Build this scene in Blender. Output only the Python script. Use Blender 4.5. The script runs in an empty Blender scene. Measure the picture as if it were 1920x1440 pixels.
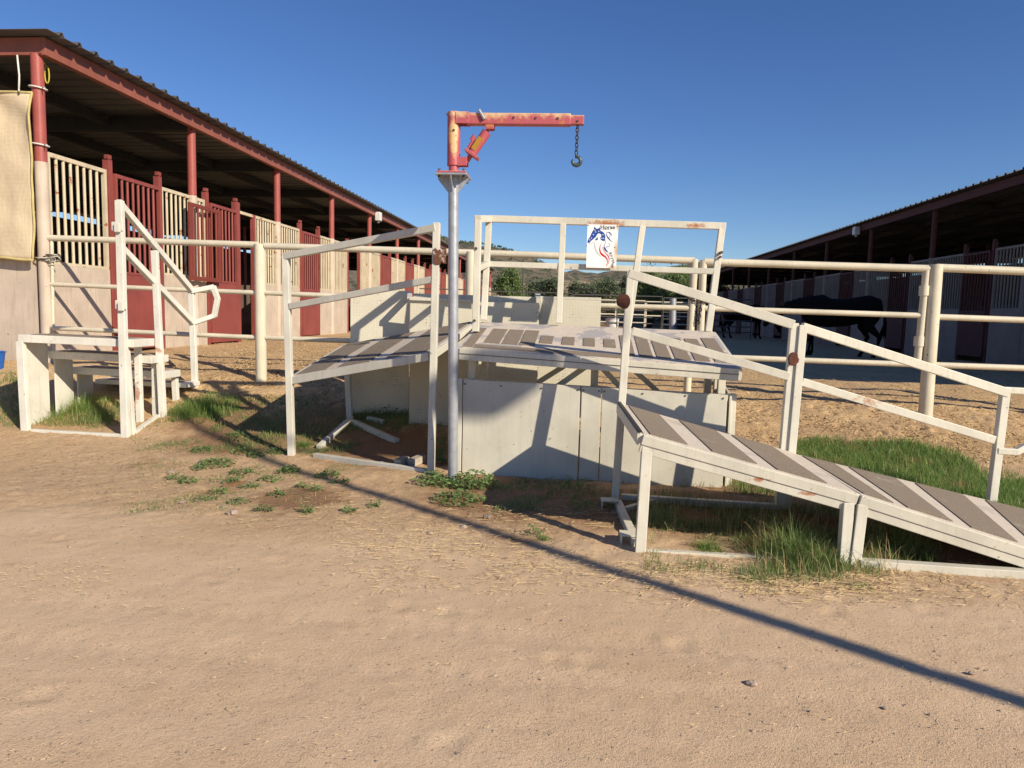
import bpy, math, random
from mathutils import Vector, Matrix, noise
R = math.radians
random.seed(7)
scene = bpy.context.scene
COL = scene.collection

# ------------------------------------------------------------------ camera
F = 1340.0; CAM = Vector((0, 0, 1.3))
YAW, PITCH, ROLL = R(5.1), R(5.67), R(1.4)
_r0 = Vector((math.cos(YAW), math.sin(YAW), 0))
_fh = Vector((-math.sin(YAW), math.cos(YAW), 0))
_fw = _fh * math.cos(PITCH) - Vector((0, 0, 1)) * math.sin(PITCH)
_u0 = _r0.cross(_fw)
_rt = _r0 * math.cos(ROLL) + _u0 * math.sin(ROLL)
_up = _u0 * math.cos(ROLL) - _r0 * math.sin(ROLL)
def ray(px, py):
    return _fw + _rt * ((px - 960) / F) - _up * ((py - 720) / F)
def at(px, py, d):                      # point seen at a place in the photo, d metres along the view
    return CAM + ray(px, py) * d
def on(px, py, n, c):                   # ... on the plane n.p = c
    v = ray(px, py); n = Vector(n)
    return CAM + v * ((c - n.dot(CAM)) / n.dot(v))
cd = bpy.data.cameras.new('camera'); cam = bpy.data.objects.new('camera', cd); COL.objects.link(cam)
cd.sensor_width = 36; cd.lens = 36 * F / 1920; cd.clip_end = 5000; cd.clip_start = 0.05
m = Matrix((( _rt.x, _up.x, -_fw.x), (_rt.y, _up.y, -_fw.y), (_rt.z, _up.z, -_fw.z))).to_4x4()
m.translation = CAM; cam.matrix_world = m; scene.camera = cam

# ------------------------------------------------------------------ sun and sky
SUN_AZ = Vector((0.785, -0.62, 0)).normalized(); SUN_EL = R(28.5)
sd = bpy.data.lights.new('sun', 'SUN'); sd.energy = 4.4; sd.angle = R(0.53); sd.color = (1.0, 0.885, 0.70)
so = bpy.data.objects.new('sun', sd); COL.objects.link(so)
tosun = SUN_AZ * math.cos(SUN_EL) + Vector((0, 0, math.sin(SUN_EL)))
so.rotation_euler = tosun.to_track_quat('Z', 'Y').to_euler(); so.location = (20, -20, 20)
w = bpy.data.worlds.new('World'); scene.world = w; w.use_nodes = True
nt = w.node_tree; bg = nt.nodes['Background']; sk = nt.nodes.new('ShaderNodeTexSky')
sk.sky_type = 'NISHITA'; sk.sun_disc = False; sk.sun_elevation = SUN_EL
sk.sun_rotation = math.atan2(SUN_AZ.x, SUN_AZ.y)
sk.altitude = 500; sk.air_density = 1.0; sk.dust_density = 0.0; sk.ozone_density = 5.0
hs = nt.nodes.new('ShaderNodeHueSaturation'); hs.inputs['Saturation'].default_value = 1.13; hs.inputs['Hue'].default_value = .511
nt.links.new(sk.outputs[0], hs.inputs['Color']); nt.links.new(hs.outputs[0], bg.inputs[0]); bg.inputs[1].default_value = 0.078
scene.view_settings.view_transform = 'Standard'; scene.view_settings.look = 'None'
scene.view_settings.exposure = 0.50; scene.view_settings.gamma = 1.0

# ------------------------------------------------------------------ terrain
PROF = [(-50, 0), (5.1, 0), (5.6, .02), (6.2, .075), (6.8, .16), (7.4, .28), (8.0, .40), (8.6, .48), (9.4, .535), (11, .56), (14, .57), (600, .57)]
def prof(y):
    for (a, za), (b, zb) in zip(PROF, PROF[1:]):
        if y <= b:
            t = (y - a) / (b - a); return za + (zb - za) * t
    return PROF[-1][1]
def T0(x, y):
    p = (prof(y - .12) + prof(y) + prof(y + .12)) / 3
    xx = max(-12, min(12, x))
    return p - .012 * xx * p / .57
CTRL = []
for px, py, d in [(48,808,6.95),(243,820,6.83),(303,790,7.35),(365,730,8.1),(547,857,6.25),(808,890,5.65),(656,782,7.35),
                  (850,905,5.43),(868,890,5.58),(1365,917,5.35),(1200,1034,3.97),(1152,940,5.0),(1582,1058,3.82),(1857,950,4.9),
                  (490,706,8.2),(1735,778,7.23),(80,672,8.6),(662,787,7.35)]:
    p = at(px, py, d); CTRL.append((p.x, p.y, p.z - T0(p.x, p.y)))
def T(x, y):
    z = T0(x, y)
    if -8 < x < 6 and 2 < y < 11:
        s = .25; r = 0
        for cx, cy, cz in CTRL:
            g = math.exp(-((x - cx) ** 2 + (y - cy) ** 2) / .7); s += g; r += g * cz
        z += r / s
    return z
def G(px, py):                          # where the line of sight meets the ground
    v = ray(px, py); lo, hi = .5, 60.0; t = lo
    while t < hi:
        p = CAM + v * t
        if p.z <= T(p.x, p.y): break
        lo = t; t += .15
    hi = t
    for _ in range(14):
        t = (lo + hi) / 2; p = CAM + v * t
        if p.z <= T(p.x, p.y): hi = t
        else: lo = t
    return CAM + v * hi

# ------------------------------------------------------------------ materials
def newmat(name):
    m = bpy.data.materials.new(name); m.use_nodes = True
    n = m.node_tree; b = n.nodes['Principled BSDF']
    return m, n, b
def nnoise(n, scale, detail=4, rough=.55, vec=None, dist=0):
    t = n.nodes.new('ShaderNodeTexNoise'); t.inputs['Scale'].default_value = scale
    t.inputs['Detail'].default_value = detail; t.inputs['Roughness'].default_value = rough
    t.inputs['Distortion'].default_value = dist
    if vec is None:
        g = n.nodes.new('ShaderNodeNewGeometry'); vec = g.outputs['Position']
    n.links.new(vec, t.inputs['Vector']); return t.outputs['Fac']
def ramp(n, fac, stops):
    r = n.nodes.new('ShaderNodeValToRGB'); e = r.color_ramp.elements
    while len(e) < len(stops): e.new(.5)
    for el, (p, c) in zip(e, stops):
        el.position = p; el.color = (c, c, c, 1) if isinstance(c, (int, float)) else (*c, 1)
    n.links.new(fac, r.inputs[0]); return r.outputs[0]
def mix(n, fac, a, b, mode='MIX'):
    m = n.nodes.new('ShaderNodeMix'); m.data_type = 'RGBA'; m.blend_type = mode
    for sock, v in ((m.inputs[0], fac), (m.inputs[6], a), (m.inputs[7], b)):
        if hasattr(v, 'links') or hasattr(v, 'is_linked'): n.links.new(v, sock)
        elif isinstance(v, (int, float)): sock.default_value = v if sock.type == 'VALUE' else (v, v, v, 1)
        else: sock.default_value = (*v, 1)
    return m.outputs[2]
def mth(n, op, a, b=0.0, clamp=False):
    m = n.nodes.new('ShaderNodeMath'); m.operation = op; m.use_clamp = clamp
    for i, v in enumerate((a, b)):
        if isinstance(v, (int, float)): m.inputs[i].default_value = v
        else: n.links.new(v, m.inputs[i])
    return m.outputs[0]
def bump(n, b, h, strength=.3, dist=.01):
    bp = n.nodes.new('ShaderNodeBump'); bp.inputs['Strength'].default_value = strength
    bp.inputs['Distance'].default_value = dist
    n.links.new(h, bp.inputs['Height']); n.links.new(bp.outputs[0], b.inputs['Normal'])
def pos(n):
    return n.nodes.new('ShaderNodeNewGeometry').outputs['Position']
def spotmask(n, spots):                 # rust where the thing itself is rusty: soft ellipsoids broken by noise
    P = pos(n); tot = None
    for c, rx, rz in spots:
        mp = n.nodes.new('ShaderNodeMapping'); mp.vector_type = 'POINT'
        mp.inputs['Scale'].default_value = (1 / rx, 1 / rx, 1 / rz)
        mp.inputs['Location'].default_value = (-c[0] / rx, -c[1] / rx, -c[2] / rz)
        n.links.new(P, mp.inputs['Vector'])
        l = n.nodes.new('ShaderNodeVectorMath'); l.operation = 'LENGTH'; n.links.new(mp.outputs[0], l.inputs[0])
        v = mth(n, 'SUBTRACT', 1.0, l.outputs['Value'], clamp=True)
        tot = v if tot is None else mth(n, 'MAXIMUM', tot, v)
    return tot
def paint(name, col, rust=.66, spots=(), rough=.45, dirt=.5, rustcol=(.30, .10, .03), bumpv=.08):
    m, n, b = newmat(name)
    a = nnoise(n, 3.0, 5); c2 = tuple(x * .8 for x in col)
    c = mix(n, ramp(n, a, [(.35, 0), (.7, 1)]), col, c2)
    # vertical streaks of grime
    mp = n.nodes.new('ShaderNodeMapping'); mp.inputs['Scale'].default_value = (38, 38, 2.5); n.links.new(pos(n), mp.inputs['Vector'])
    st = nnoise(n, 1.0, 4, .6, mp.outputs[0])
    c = mix(n, mth(n, 'MULTIPLY', ramp(n, st, [(.5, 0), (.75, 1)]), dirt * .55), c, tuple(x * .55 for x in (col[0], col[1] * .93, col[2] * .8)))
    fine = nnoise(n, 60, 3)
    c = mix(n, mth(n, 'MULTIPLY', ramp(n, fine, [(.62, 0), (.72, 1)]), dirt * .5), c, tuple(x * .5 for x in col))
    chip = nnoise(n, 34, 2, .5)
    c = mix(n, mth(n, 'MULTIPLY', ramp(n, chip, [(.735, 0), (.75, 1)]), min(1, dirt + .3)), c, (.09, .06, .045))
    if rust < 1:
        rn = nnoise(n, 5.5, 8, .68)
        mask = ramp(n, rn, [(rust, 0), (rust + .035, 1)])
        c = mix(n, mask, c, rustcol)
    if spots:
        sm = spotmask(n, spots); rn = nnoise(n, 22, 6, .7)
        v = mth(n, 'ADD', mth(n, 'MULTIPLY', sm, 1.05), mth(n, 'MULTIPLY', mth(n, 'SUBTRACT', rn, .62), 2.2))
        c = mix(n, ramp(n, v, [(.02, 0), (.22, .55), (.6, .95)]), c, (.38, .13, .04))
    n.links.new(c, b.inputs['Base Color']); b.inputs['Roughness'].default_value = rough
    b.inputs['Specular IOR Level'].default_value = .35
    bump(n, b, nnoise(n, 26, 4), bumpv, .01)
    return m
CREAM = (.72, .64, .49); WHITE = (.66, .63, .53); RED = (.27, .05, .042)
def simple(name, col, rough=.6, metal=0, var=.25, scale=8, bv=.15, bs=30, bd=.01, spec=.3):
    m, n, b = newmat(name)
    c = mix(n, ramp(n, nnoise(n, scale, 5), [(.3, 0), (.7, 1)]), col, tuple(x * (1 - var) for x in col))
    n.links.new(c, b.inputs['Base Color']); b.inputs['Roughness'].default_value = rough
    b.inputs['Metallic'].default_value = metal; b.inputs['Specular IOR Level'].default_value = spec
    if bv: bump(n, b, nnoise(n, bs, 4), bv, bd)
    return m
M = {}
M['pipe'] = paint('cream_pipe_paint', (.68, .615, .475), rust=.80, rough=.4)
M['wall'] = paint('cream_wall_paint', (.56, .465, .375), rust=.70, rough=.6, dirt=.9)
M['wallr'] = paint('shaded_cream_wall_paint', (.25, .225, .20), rust=1, rough=.7, dirt=.8)  # right barn's cream, darkened so its shade is part of the colour
M['barcream'] = paint('bar_cream_paint', (.62, .53, .38), rust=.61, rough=.5, dirt=1.0)
M['red'] = paint('barn_red_paint', (.27, .066, .055), rust=.72, rough=.5, dirt=.9, rustcol=(.2, .06, .03))
M['redpost'] = paint('post_red_paint', (.36, .09, .075), rust=.85, rough=.45, dirt=.7, rustcol=(.2, .06, .03))
M['fascia'] = paint('fascia_red_paint', (.28, .095, .065), rust=.70, rough=.45, dirt=.9, rustcol=(.25, .09, .03))
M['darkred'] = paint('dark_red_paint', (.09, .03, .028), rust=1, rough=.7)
M['beam'] = simple('dark_beam_paint', (.040, .042, .046), .8)
M['bolt'] = simple('bolt_steel', (.10, .09, .08), .6, .4)
M['strap'] = simple('white_strap', (.75, .73, .68), .6)
M['rope'] = simple('yellow_rope', (.55, .45, .06), .8)
M['rustmetal'] = simple('rusted_plate', (.13, .045, .028), .75, 0, .5, 20, .4, 60)
M['chain'] = simple('dark_rusty_chain', (.08, .06, .05), .55, .6, .5, 50)
M['hook'] = simple('grey_hook_steel', (.10, .14, .14), .45, .5)
M['galv'] = simple('galvanised_pipe', (.42, .44, .48), .42, .35, .25, 18, .1)
M['penpipe'] = simple('dark_pen_pipe', (.10, .10, .10), .6, .2)
M['fur'] = simple('dark_horse_coat', (.010, .007, .006), .7, 0, .3, 6, .2, 80, .01, .1)
M['furw'] = simple('white_sock_hair', (.42, .40, .38), .8)
M['rock'] = simple('pale_pebble', (.42, .33, .26), .9, 0, .4, 30, .5, 60)
M['wood'] = simple('weathered_timber', (.46, .41, .34), .85, 0, .4, 12, .4, 40)
M['bark'] = simple('tree_bark', (.10, .075, .055), .9)
M['blue'] = simple('blue_plastic', (.02, .12, .45), .4)
M['whitep'] = simple('white_plastic', (.7, .7, .7), .4)
M['black'] = simple('black_metal', (.02, .02, .02), .5)

JZ = on(960, 224, (0, 1, 0), at(849.5, 905, 5.43).y).z
def faded_red():
    m, n, b = newmat('sun_faded_red_enamel')
    a = nnoise(n, 5.5, 6, .65)
    g = n.nodes.new('ShaderNodeNewGeometry')
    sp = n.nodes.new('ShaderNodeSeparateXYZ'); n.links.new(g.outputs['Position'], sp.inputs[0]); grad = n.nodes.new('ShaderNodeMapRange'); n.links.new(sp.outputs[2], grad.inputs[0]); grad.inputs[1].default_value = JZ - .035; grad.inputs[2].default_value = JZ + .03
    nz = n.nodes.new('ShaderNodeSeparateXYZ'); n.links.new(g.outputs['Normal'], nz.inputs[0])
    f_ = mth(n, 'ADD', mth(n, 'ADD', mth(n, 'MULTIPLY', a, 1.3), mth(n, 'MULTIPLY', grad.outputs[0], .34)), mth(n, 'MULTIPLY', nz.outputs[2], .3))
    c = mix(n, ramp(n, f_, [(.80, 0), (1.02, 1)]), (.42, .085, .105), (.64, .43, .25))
    tp = on(852, 252, (0, 1, 0), at(849.5, 905, 5.43).y); tq = on(853, 282, (0, 1, 0), tp.y)
    c = mix(n, ramp(n, mth(n, 'ADD', spotmask(n, [((tp.x, tp.y - .04, tp.z), .045, .14), ((tq.x, tq.y - .04, tq.z), .040, .10)]), mth(n, 'MULTIPLY', mth(n, 'SUBTRACT', a, .5), 1.5)), [(.15, 0), (.5, 1)]), c, (.66, .42, .20))
    c = mix(n, ramp(n, nnoise(n, 30, 5), [(.58, 0), (.66, 1)]), c, (.40, .14, .09))
    c = mix(n, ramp(n, nnoise(n, 9, 5, .6), [(.60, 0), (.66, 1)]), c, (.50, .20, .04))
    n.links.new(c, b.inputs['Base Color']); b.inputs['Roughness'].default_value = .55
    bump(n, b, nnoise(n, 40, 3), .1); return m
M['jib'] = faded_red()

def grip():
    m, n, b = newmat('grit_strip')
    c = mix(n, ramp(n, nnoise(n, 260, 3), [(.35, 0), (.65, 1)]), (.13, .10, .07), (.33, .265, .20))
    c = mix(n, ramp(n, nnoise(n, 5, 6, .7), [(.60, 0), (.68, 1)]), c, (.30, .26, .21))
    c = mix(n, ramp(n, nnoise(n, 40, 6, .7), [(.68, 0), (.70, 1)]), c, (.55, .50, .42))
    n.links.new(c, b.inputs['Base Color']); b.inputs['Roughness'].default_value = .95
    bump(n, b, nnoise(n, 300, 2), .6, .004); return m
M['grip'] = grip()
def deckm(name, base, worn, thr):
    m, n, b = newmat(name)
    c = mix(n, ramp(n, nnoise(n, 30, 4), [(.3, 0), (.7, 1)]), base, tuple(x * .85 for x in base))
    c = mix(n, ramp(n, nnoise(n, 3.6, 7, .6), [(thr, 0), (thr + .02, 1)]), c, worn)
    c = mix(n, mth(n, 'MULTIPLY', ramp(n, nnoise(n, 90, 4), [(.6, 0), (.7, 1)]), .5), c, (.25, .2, .16))
    n.links.new(c, b.inputs['Base Color']); b.inputs['Roughness'].default_value = .6
    bump(n, b, nnoise(n, 50, 4), .1); return m
M['deck'] = deckm('worn_deck_paint', (.66, .57, .47), (.40, .375, .36), .52)
M['deck2'] = deckm('ramp_deck_paint', (.64, .56, .46), (.50, .44, .37), .6)

def tread_plate():
    # raised lozenges of alternating direction, as on rolled tread plate
    m, n, b = newmat('tread_plate_paint')
    P = pos(n); sp = n.nodes.new('ShaderNodeSeparateXYZ'); n.links.new(P, sp.inputs[0])
    s = .030
    u = mth(n, 'DIVIDE', sp.outputs[0], s); v = mth(n, 'DIVIDE', sp.outputs[2], s)
    fu = mth(n, 'SUBTRACT', mth(n, 'FRACT', u), .5); fv = mth(n, 'SUBTRACT', mth(n, 'FRACT', v), .5)
    par = mth(n, 'SUBTRACT', mth(n, 'MULTIPLY', mth(n, 'MODULO', mth(n, 'ABSOLUTE', mth(n, 'ADD', mth(n, 'FLOOR', u), mth(n, 'FLOOR', v))), 2.0), 2.0), 1.0)
    fu2 = mth(n, 'MULTIPLY', fu, par)
    a = mth(n, 'ADD', fu2, fv); c_ = mth(n, 'SUBTRACT', fu2, fv)
    e = mth(n, 'ADD', mth(n, 'POWER', mth(n, 'ABSOLUTE', mth(n, 'MULTIPLY', a, 1.1)), 2.0), mth(n, 'POWER', mth(n, 'ABSOLUTE', mth(n, 'MULTIPLY', c_, 4.2)), 2.0))
    h = mth(n, 'SUBTRACT', 1.0, mth(n, 'MULTIPLY', e, 1.0), clamp=True)
    base = mix(n, ramp(n, nnoise(n, 4, 5), [(.3, 0), (.7, 1)]), (.66, .62, .50), (.59, .55, .43))
    chip = mth(n, 'MULTIPLY', ramp(n, h, [(.5, 0), (.7, 1)]), ramp(n, nnoise(n, 5, 5, .6), [(.55, 0), (.62, 1)]))
    c = mix(n, mth(n, 'MULTIPLY', chip, ramp(n, nnoise(n, 60, 3), [(.5, 0), (.56, 1)])), base, (.07, .05, .04))
    n.links.new(c, b.inputs['Base Color']); b.inputs['Roughness'].default_value = .5
    bump(n, b, h, .35, .003); return m
M['tread'] = tread_plate()

def cloth():
    m, n, b = newmat('tan_shade_cloth')
    P = pos(n); sp = n.nodes.new('ShaderNodeSeparateXYZ'); n.links.new(P, sp.inputs[0])
    wv = mth(n, 'SINE', mth(n, 'MULTIPLY', sp.outputs[2], 420.0)); wh = mth(n, 'SINE', mth(n, 'MULTIPLY', sp.outputs[0], 420.0))
    c = mix(n, ramp(n, nnoise(n, 2.5, 5), [(.3, 0), (.7, 1)]), (.66, .54, .37), (.57, .46, .31))
    c = mix(n, mth(n, 'MULTIPLY', mth(n, 'ADD', wv, 1.0), .12), c, (.35, .26, .17))
    n.links.new(c, b.inputs['Base Color']); b.inputs['Roughness'].default_value = .9
    bump(n, b, mth(n, 'ADD', mth(n, 'ADD', wv, wh), mth(n, 'MULTIPLY', nnoise(n, 5, 4), 30.0)), .25, .004); return m
M['cloth'] = cloth()
M['hem'] = simple('yellow_cloth_hem', (.56, .46, .20), .85)

def roofm(name, c0, c1):
    return simple(name, c0, .55, .15, .4, 1.5, .05)
M['roof'] = simple('brown_roof_sheet', (.125, .13, .14), .5, .1, .35, 1.5, .05)
M['roofd'] = simple('roof_sheet_grey', (.24, .22, .20), .5, .2, .3, 2, .05)

def leafm(name, c0, c1, c2, scale=14, trans=.25, dry=None):
    m, n, b = newmat(name)
    mp = n.nodes.new('ShaderNodeMapping'); mp.inputs['Scale'].default_value = (1, 1, .15 if dry else 1); n.links.new(pos(n), mp.inputs['Vector'])
    c = mix(n, ramp(n, nnoise(n, scale, 3), [(.32, 0), (.68, 1)]), c0, c1)
    c = mix(n, ramp(n, nnoise(n, scale * (9 if dry else 5), 2, .5, mp.outputs[0]), [(.5, 0), (.66, 1)]), c, c2)
    if dry: c = mix(n, ramp(n, nnoise(n, scale * .35, 4), [(.58, 0), (.66, 1)]), c, dry)
    n.links.new(c, b.inputs['Base Color']); b.inputs['Roughness'].default_value = .6
    b.inputs['Specular IOR Level'].default_value = .25
    tr = n.nodes.new('ShaderNodeBsdfTranslucent'); n.links.new(c, tr.inputs[0])
    ms = n.nodes.new('ShaderNodeMixShader'); ms.inputs[0].default_value = trans
    out = n.nodes['Material Output']; n.links.new(b.outputs[0], ms.inputs[1]); n.links.new(tr.outputs[0], ms.inputs[2])
    n.links.new(ms.outputs[0], out.inputs[0]); return m
M['grass'] = leafm('green_grass', (.12, .22, .05), (.20, .32, .075), (.34, .42, .15), 10, .4, (.36, .30, .13))
M['dullgrass'] = leafm('grey_green_grass', (.11, .20, .06), (.20, .30, .09), (.36, .39, .17), 9, .4, (.42, .33, .16))
M['weed'] = leafm('broad_weed_leaves', (.10, .19, .05), (.17, .27, .09), (.24, .32, .13), 16, .25)
M['straw'] = leafm('dry_straw', (.62, .47, .24), (.48, .34, .17), (.72, .58, .34), 30, .1)
M['debris'] = simple('dark_litter', (.13, .09, .06), .9)
M['chip'] = simple('wood_shavings', (.60, .43, .22), .9, 0, .4, 50, 0)
M['leafA'] = leafm('palo_verde_leaves', (.14, .22, .07), (.20, .28, .11), (.27, .33, .16), 2.0, .35)
M['leafB'] = leafm('mesquite_leaves', (.10, .14, .075), (.16, .20, .11), (.22, .25, .15), 2.0, .35)

def groundm():
    m, n, b = newmat('dirt_and_shavings')
    P = pos(n); sp = n.nodes.new('ShaderNodeSeparateXYZ'); n.links.new(P, sp.inputs[0])
    big = nnoise(n, .55, 5, .55); med = nnoise(n, 4.5, 6, .6); fine = nnoise(n, 70, 5, .7); vf = nnoise(n, 220, 3, .6)
    road = mix(n, ramp(n, big, [(.38, 0), (.62, 1)]), (.66, .48, .305), (.60, .42, .255))
    road = mix(n, mth(n, 'MULTIPLY', ramp(n, med, [(.42, 0), (.68, 1)]), .35), road, (.50, .34, .21))
    road = mix(n, mth(n, 'MULTIPLY', ramp(n, fine, [(.42, 0), (.66, 1)]), .45), road, (.70, .52, .36))
    road = mix(n, mth(n, 'MULTIPLY', ramp(n, vf, [(.60, 0), (.70, 1)]), .55), road, (.26, .17, .11))
    road = mix(n, mth(n, 'MULTIPLY', ramp(n, nnoise(n, 105, 2, .6), [(.60, 0), (.67, 1)]), .6), road, (.34, .225, .14))
    road = mix(n, mth(n, 'MULTIPLY', ramp(n, nnoise(n, 90, 2, .6), [(.30, 1), (.38, 0)]), .5), road, (.82, .64, .46))
    # tyre-wash streaks along the lane
    mp = n.nodes.new('ShaderNodeMapping'); mp.inputs['Scale'].default_value = (.5, 5.0, 1); mp.inputs['Rotation'].default_value = (0, 0, R(6)); n.links.new(P, mp.inputs['Vector'])
    stn = nnoise(n, 1.0, 5, .6, mp.outputs[0])
    road = mix(n, mth(n, 'MULTIPLY', ramp(n, stn, [(.45, 0), (.7, 1)]), .35), road, (.66, .49, .34))
    # golden shavings and old bedding
    sh = mix(n, ramp(n, nnoise(n, 45, 5, .75), [(.36, 0), (.62, 1)]), (.34, .215, .11), (.72, .51, .27))
    sh = mix(n, mth(n, 'MULTIPLY', ramp(n, nnoise(n, 2.2, 5), [(.42, 0), (.66, 1)]), .5), sh, (.42, .28, .17))
    wob = mth(n, 'MULTIPLY', mth(n, 'SUBTRACT', nnoise(n, .9, 5, .6), .5), 3.2)
    yy = mth(n, 'ADD', sp.outputs[1], wob)
    mr = n.nodes.new('ShaderNodeMapRange'); n.links.new(yy, mr.inputs[0]); mr.inputs[1].default_value = 6.0; mr.inputs[2].default_value = 6.8
    c = mix(n, mr.outputs[0], road, sh)
    # soil strip in front of the ramps: browner, littered
    mr2 = n.nodes.new('ShaderNodeMapRange'); n.links.new(yy, mr2.inputs[0]); mr2.inputs[1].default_value = 3.6; mr2.inputs[2].default_value = 4.4
    mr3 = n.nodes.new('ShaderNodeMapRange'); n.links.new(yy, mr3.inputs[0]); mr3.inputs[1].default_value = 7.4; mr3.inputs[2].default_value = 6.8
    soilm = mth(n, 'MULTIPLY', mth(n, 'MULTIPLY', mr2.outputs[0], mr3.outputs[0]), .55)
    soil = mix(n, ramp(n, nnoise(n, 28, 6, .75), [(.35, 0), (.65, 1)]), (.30, .17, .09), (.56, .39, .21))
    c = mix(n, soilm, c, soil)
    c = mix(n, mth(n, 'MULTIPLY', ramp(n, nnoise(n, 1.7, 3), [(.62, 0), (.70, 1)]), mth(n, 'MULTIPLY', soilm, 1.2)), c, (.27, .11, .045))
    # damp disturbed soil round the ramps
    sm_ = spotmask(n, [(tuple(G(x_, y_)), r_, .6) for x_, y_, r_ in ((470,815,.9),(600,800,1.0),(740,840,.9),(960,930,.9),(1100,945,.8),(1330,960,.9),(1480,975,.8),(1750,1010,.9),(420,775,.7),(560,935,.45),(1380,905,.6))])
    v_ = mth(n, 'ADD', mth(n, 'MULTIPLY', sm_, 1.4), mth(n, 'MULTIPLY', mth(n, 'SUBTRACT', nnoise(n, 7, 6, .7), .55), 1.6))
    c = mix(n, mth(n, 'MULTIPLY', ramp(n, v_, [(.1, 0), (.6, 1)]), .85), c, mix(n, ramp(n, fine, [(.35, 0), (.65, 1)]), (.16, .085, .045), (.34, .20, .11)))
    # far away: pale arena sand
    mr4 = n.nodes.new('ShaderNodeMapRange'); n.links.new(sp.outputs[1], mr4.inputs[0]); mr4.inputs[1].default_value = 26; mr4.inputs[2].default_value = 40
    c = mix(n, mr4.outputs[0], c, (.42, .24, .13))
    n.links.new(c, b.inputs['Base Color']); b.inputs['Roughness'].default_value = .95
    b.inputs['Specular IOR Level'].default_value = .12
    hgt = mth(n, 'ADD', mth(n, 'ADD', mth(n, 'MULTIPLY', med, .55), mth(n, 'MULTIPLY', fine, .24)), mth(n, 'MULTIPLY', vf, .22))
    hgt = mth(n, 'ADD', hgt, mth(n, 'MULTIPLY', nnoise(n, 22, 5, .7), mth(n, 'ADD', mth(n, 'MULTIPLY', soilm, 1.2), mth(n, 'MULTIPLY', mr.outputs[0], .9))))
    bump(n, b, hgt, .75, .022); return m
M['ground'] = groundm()

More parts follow.
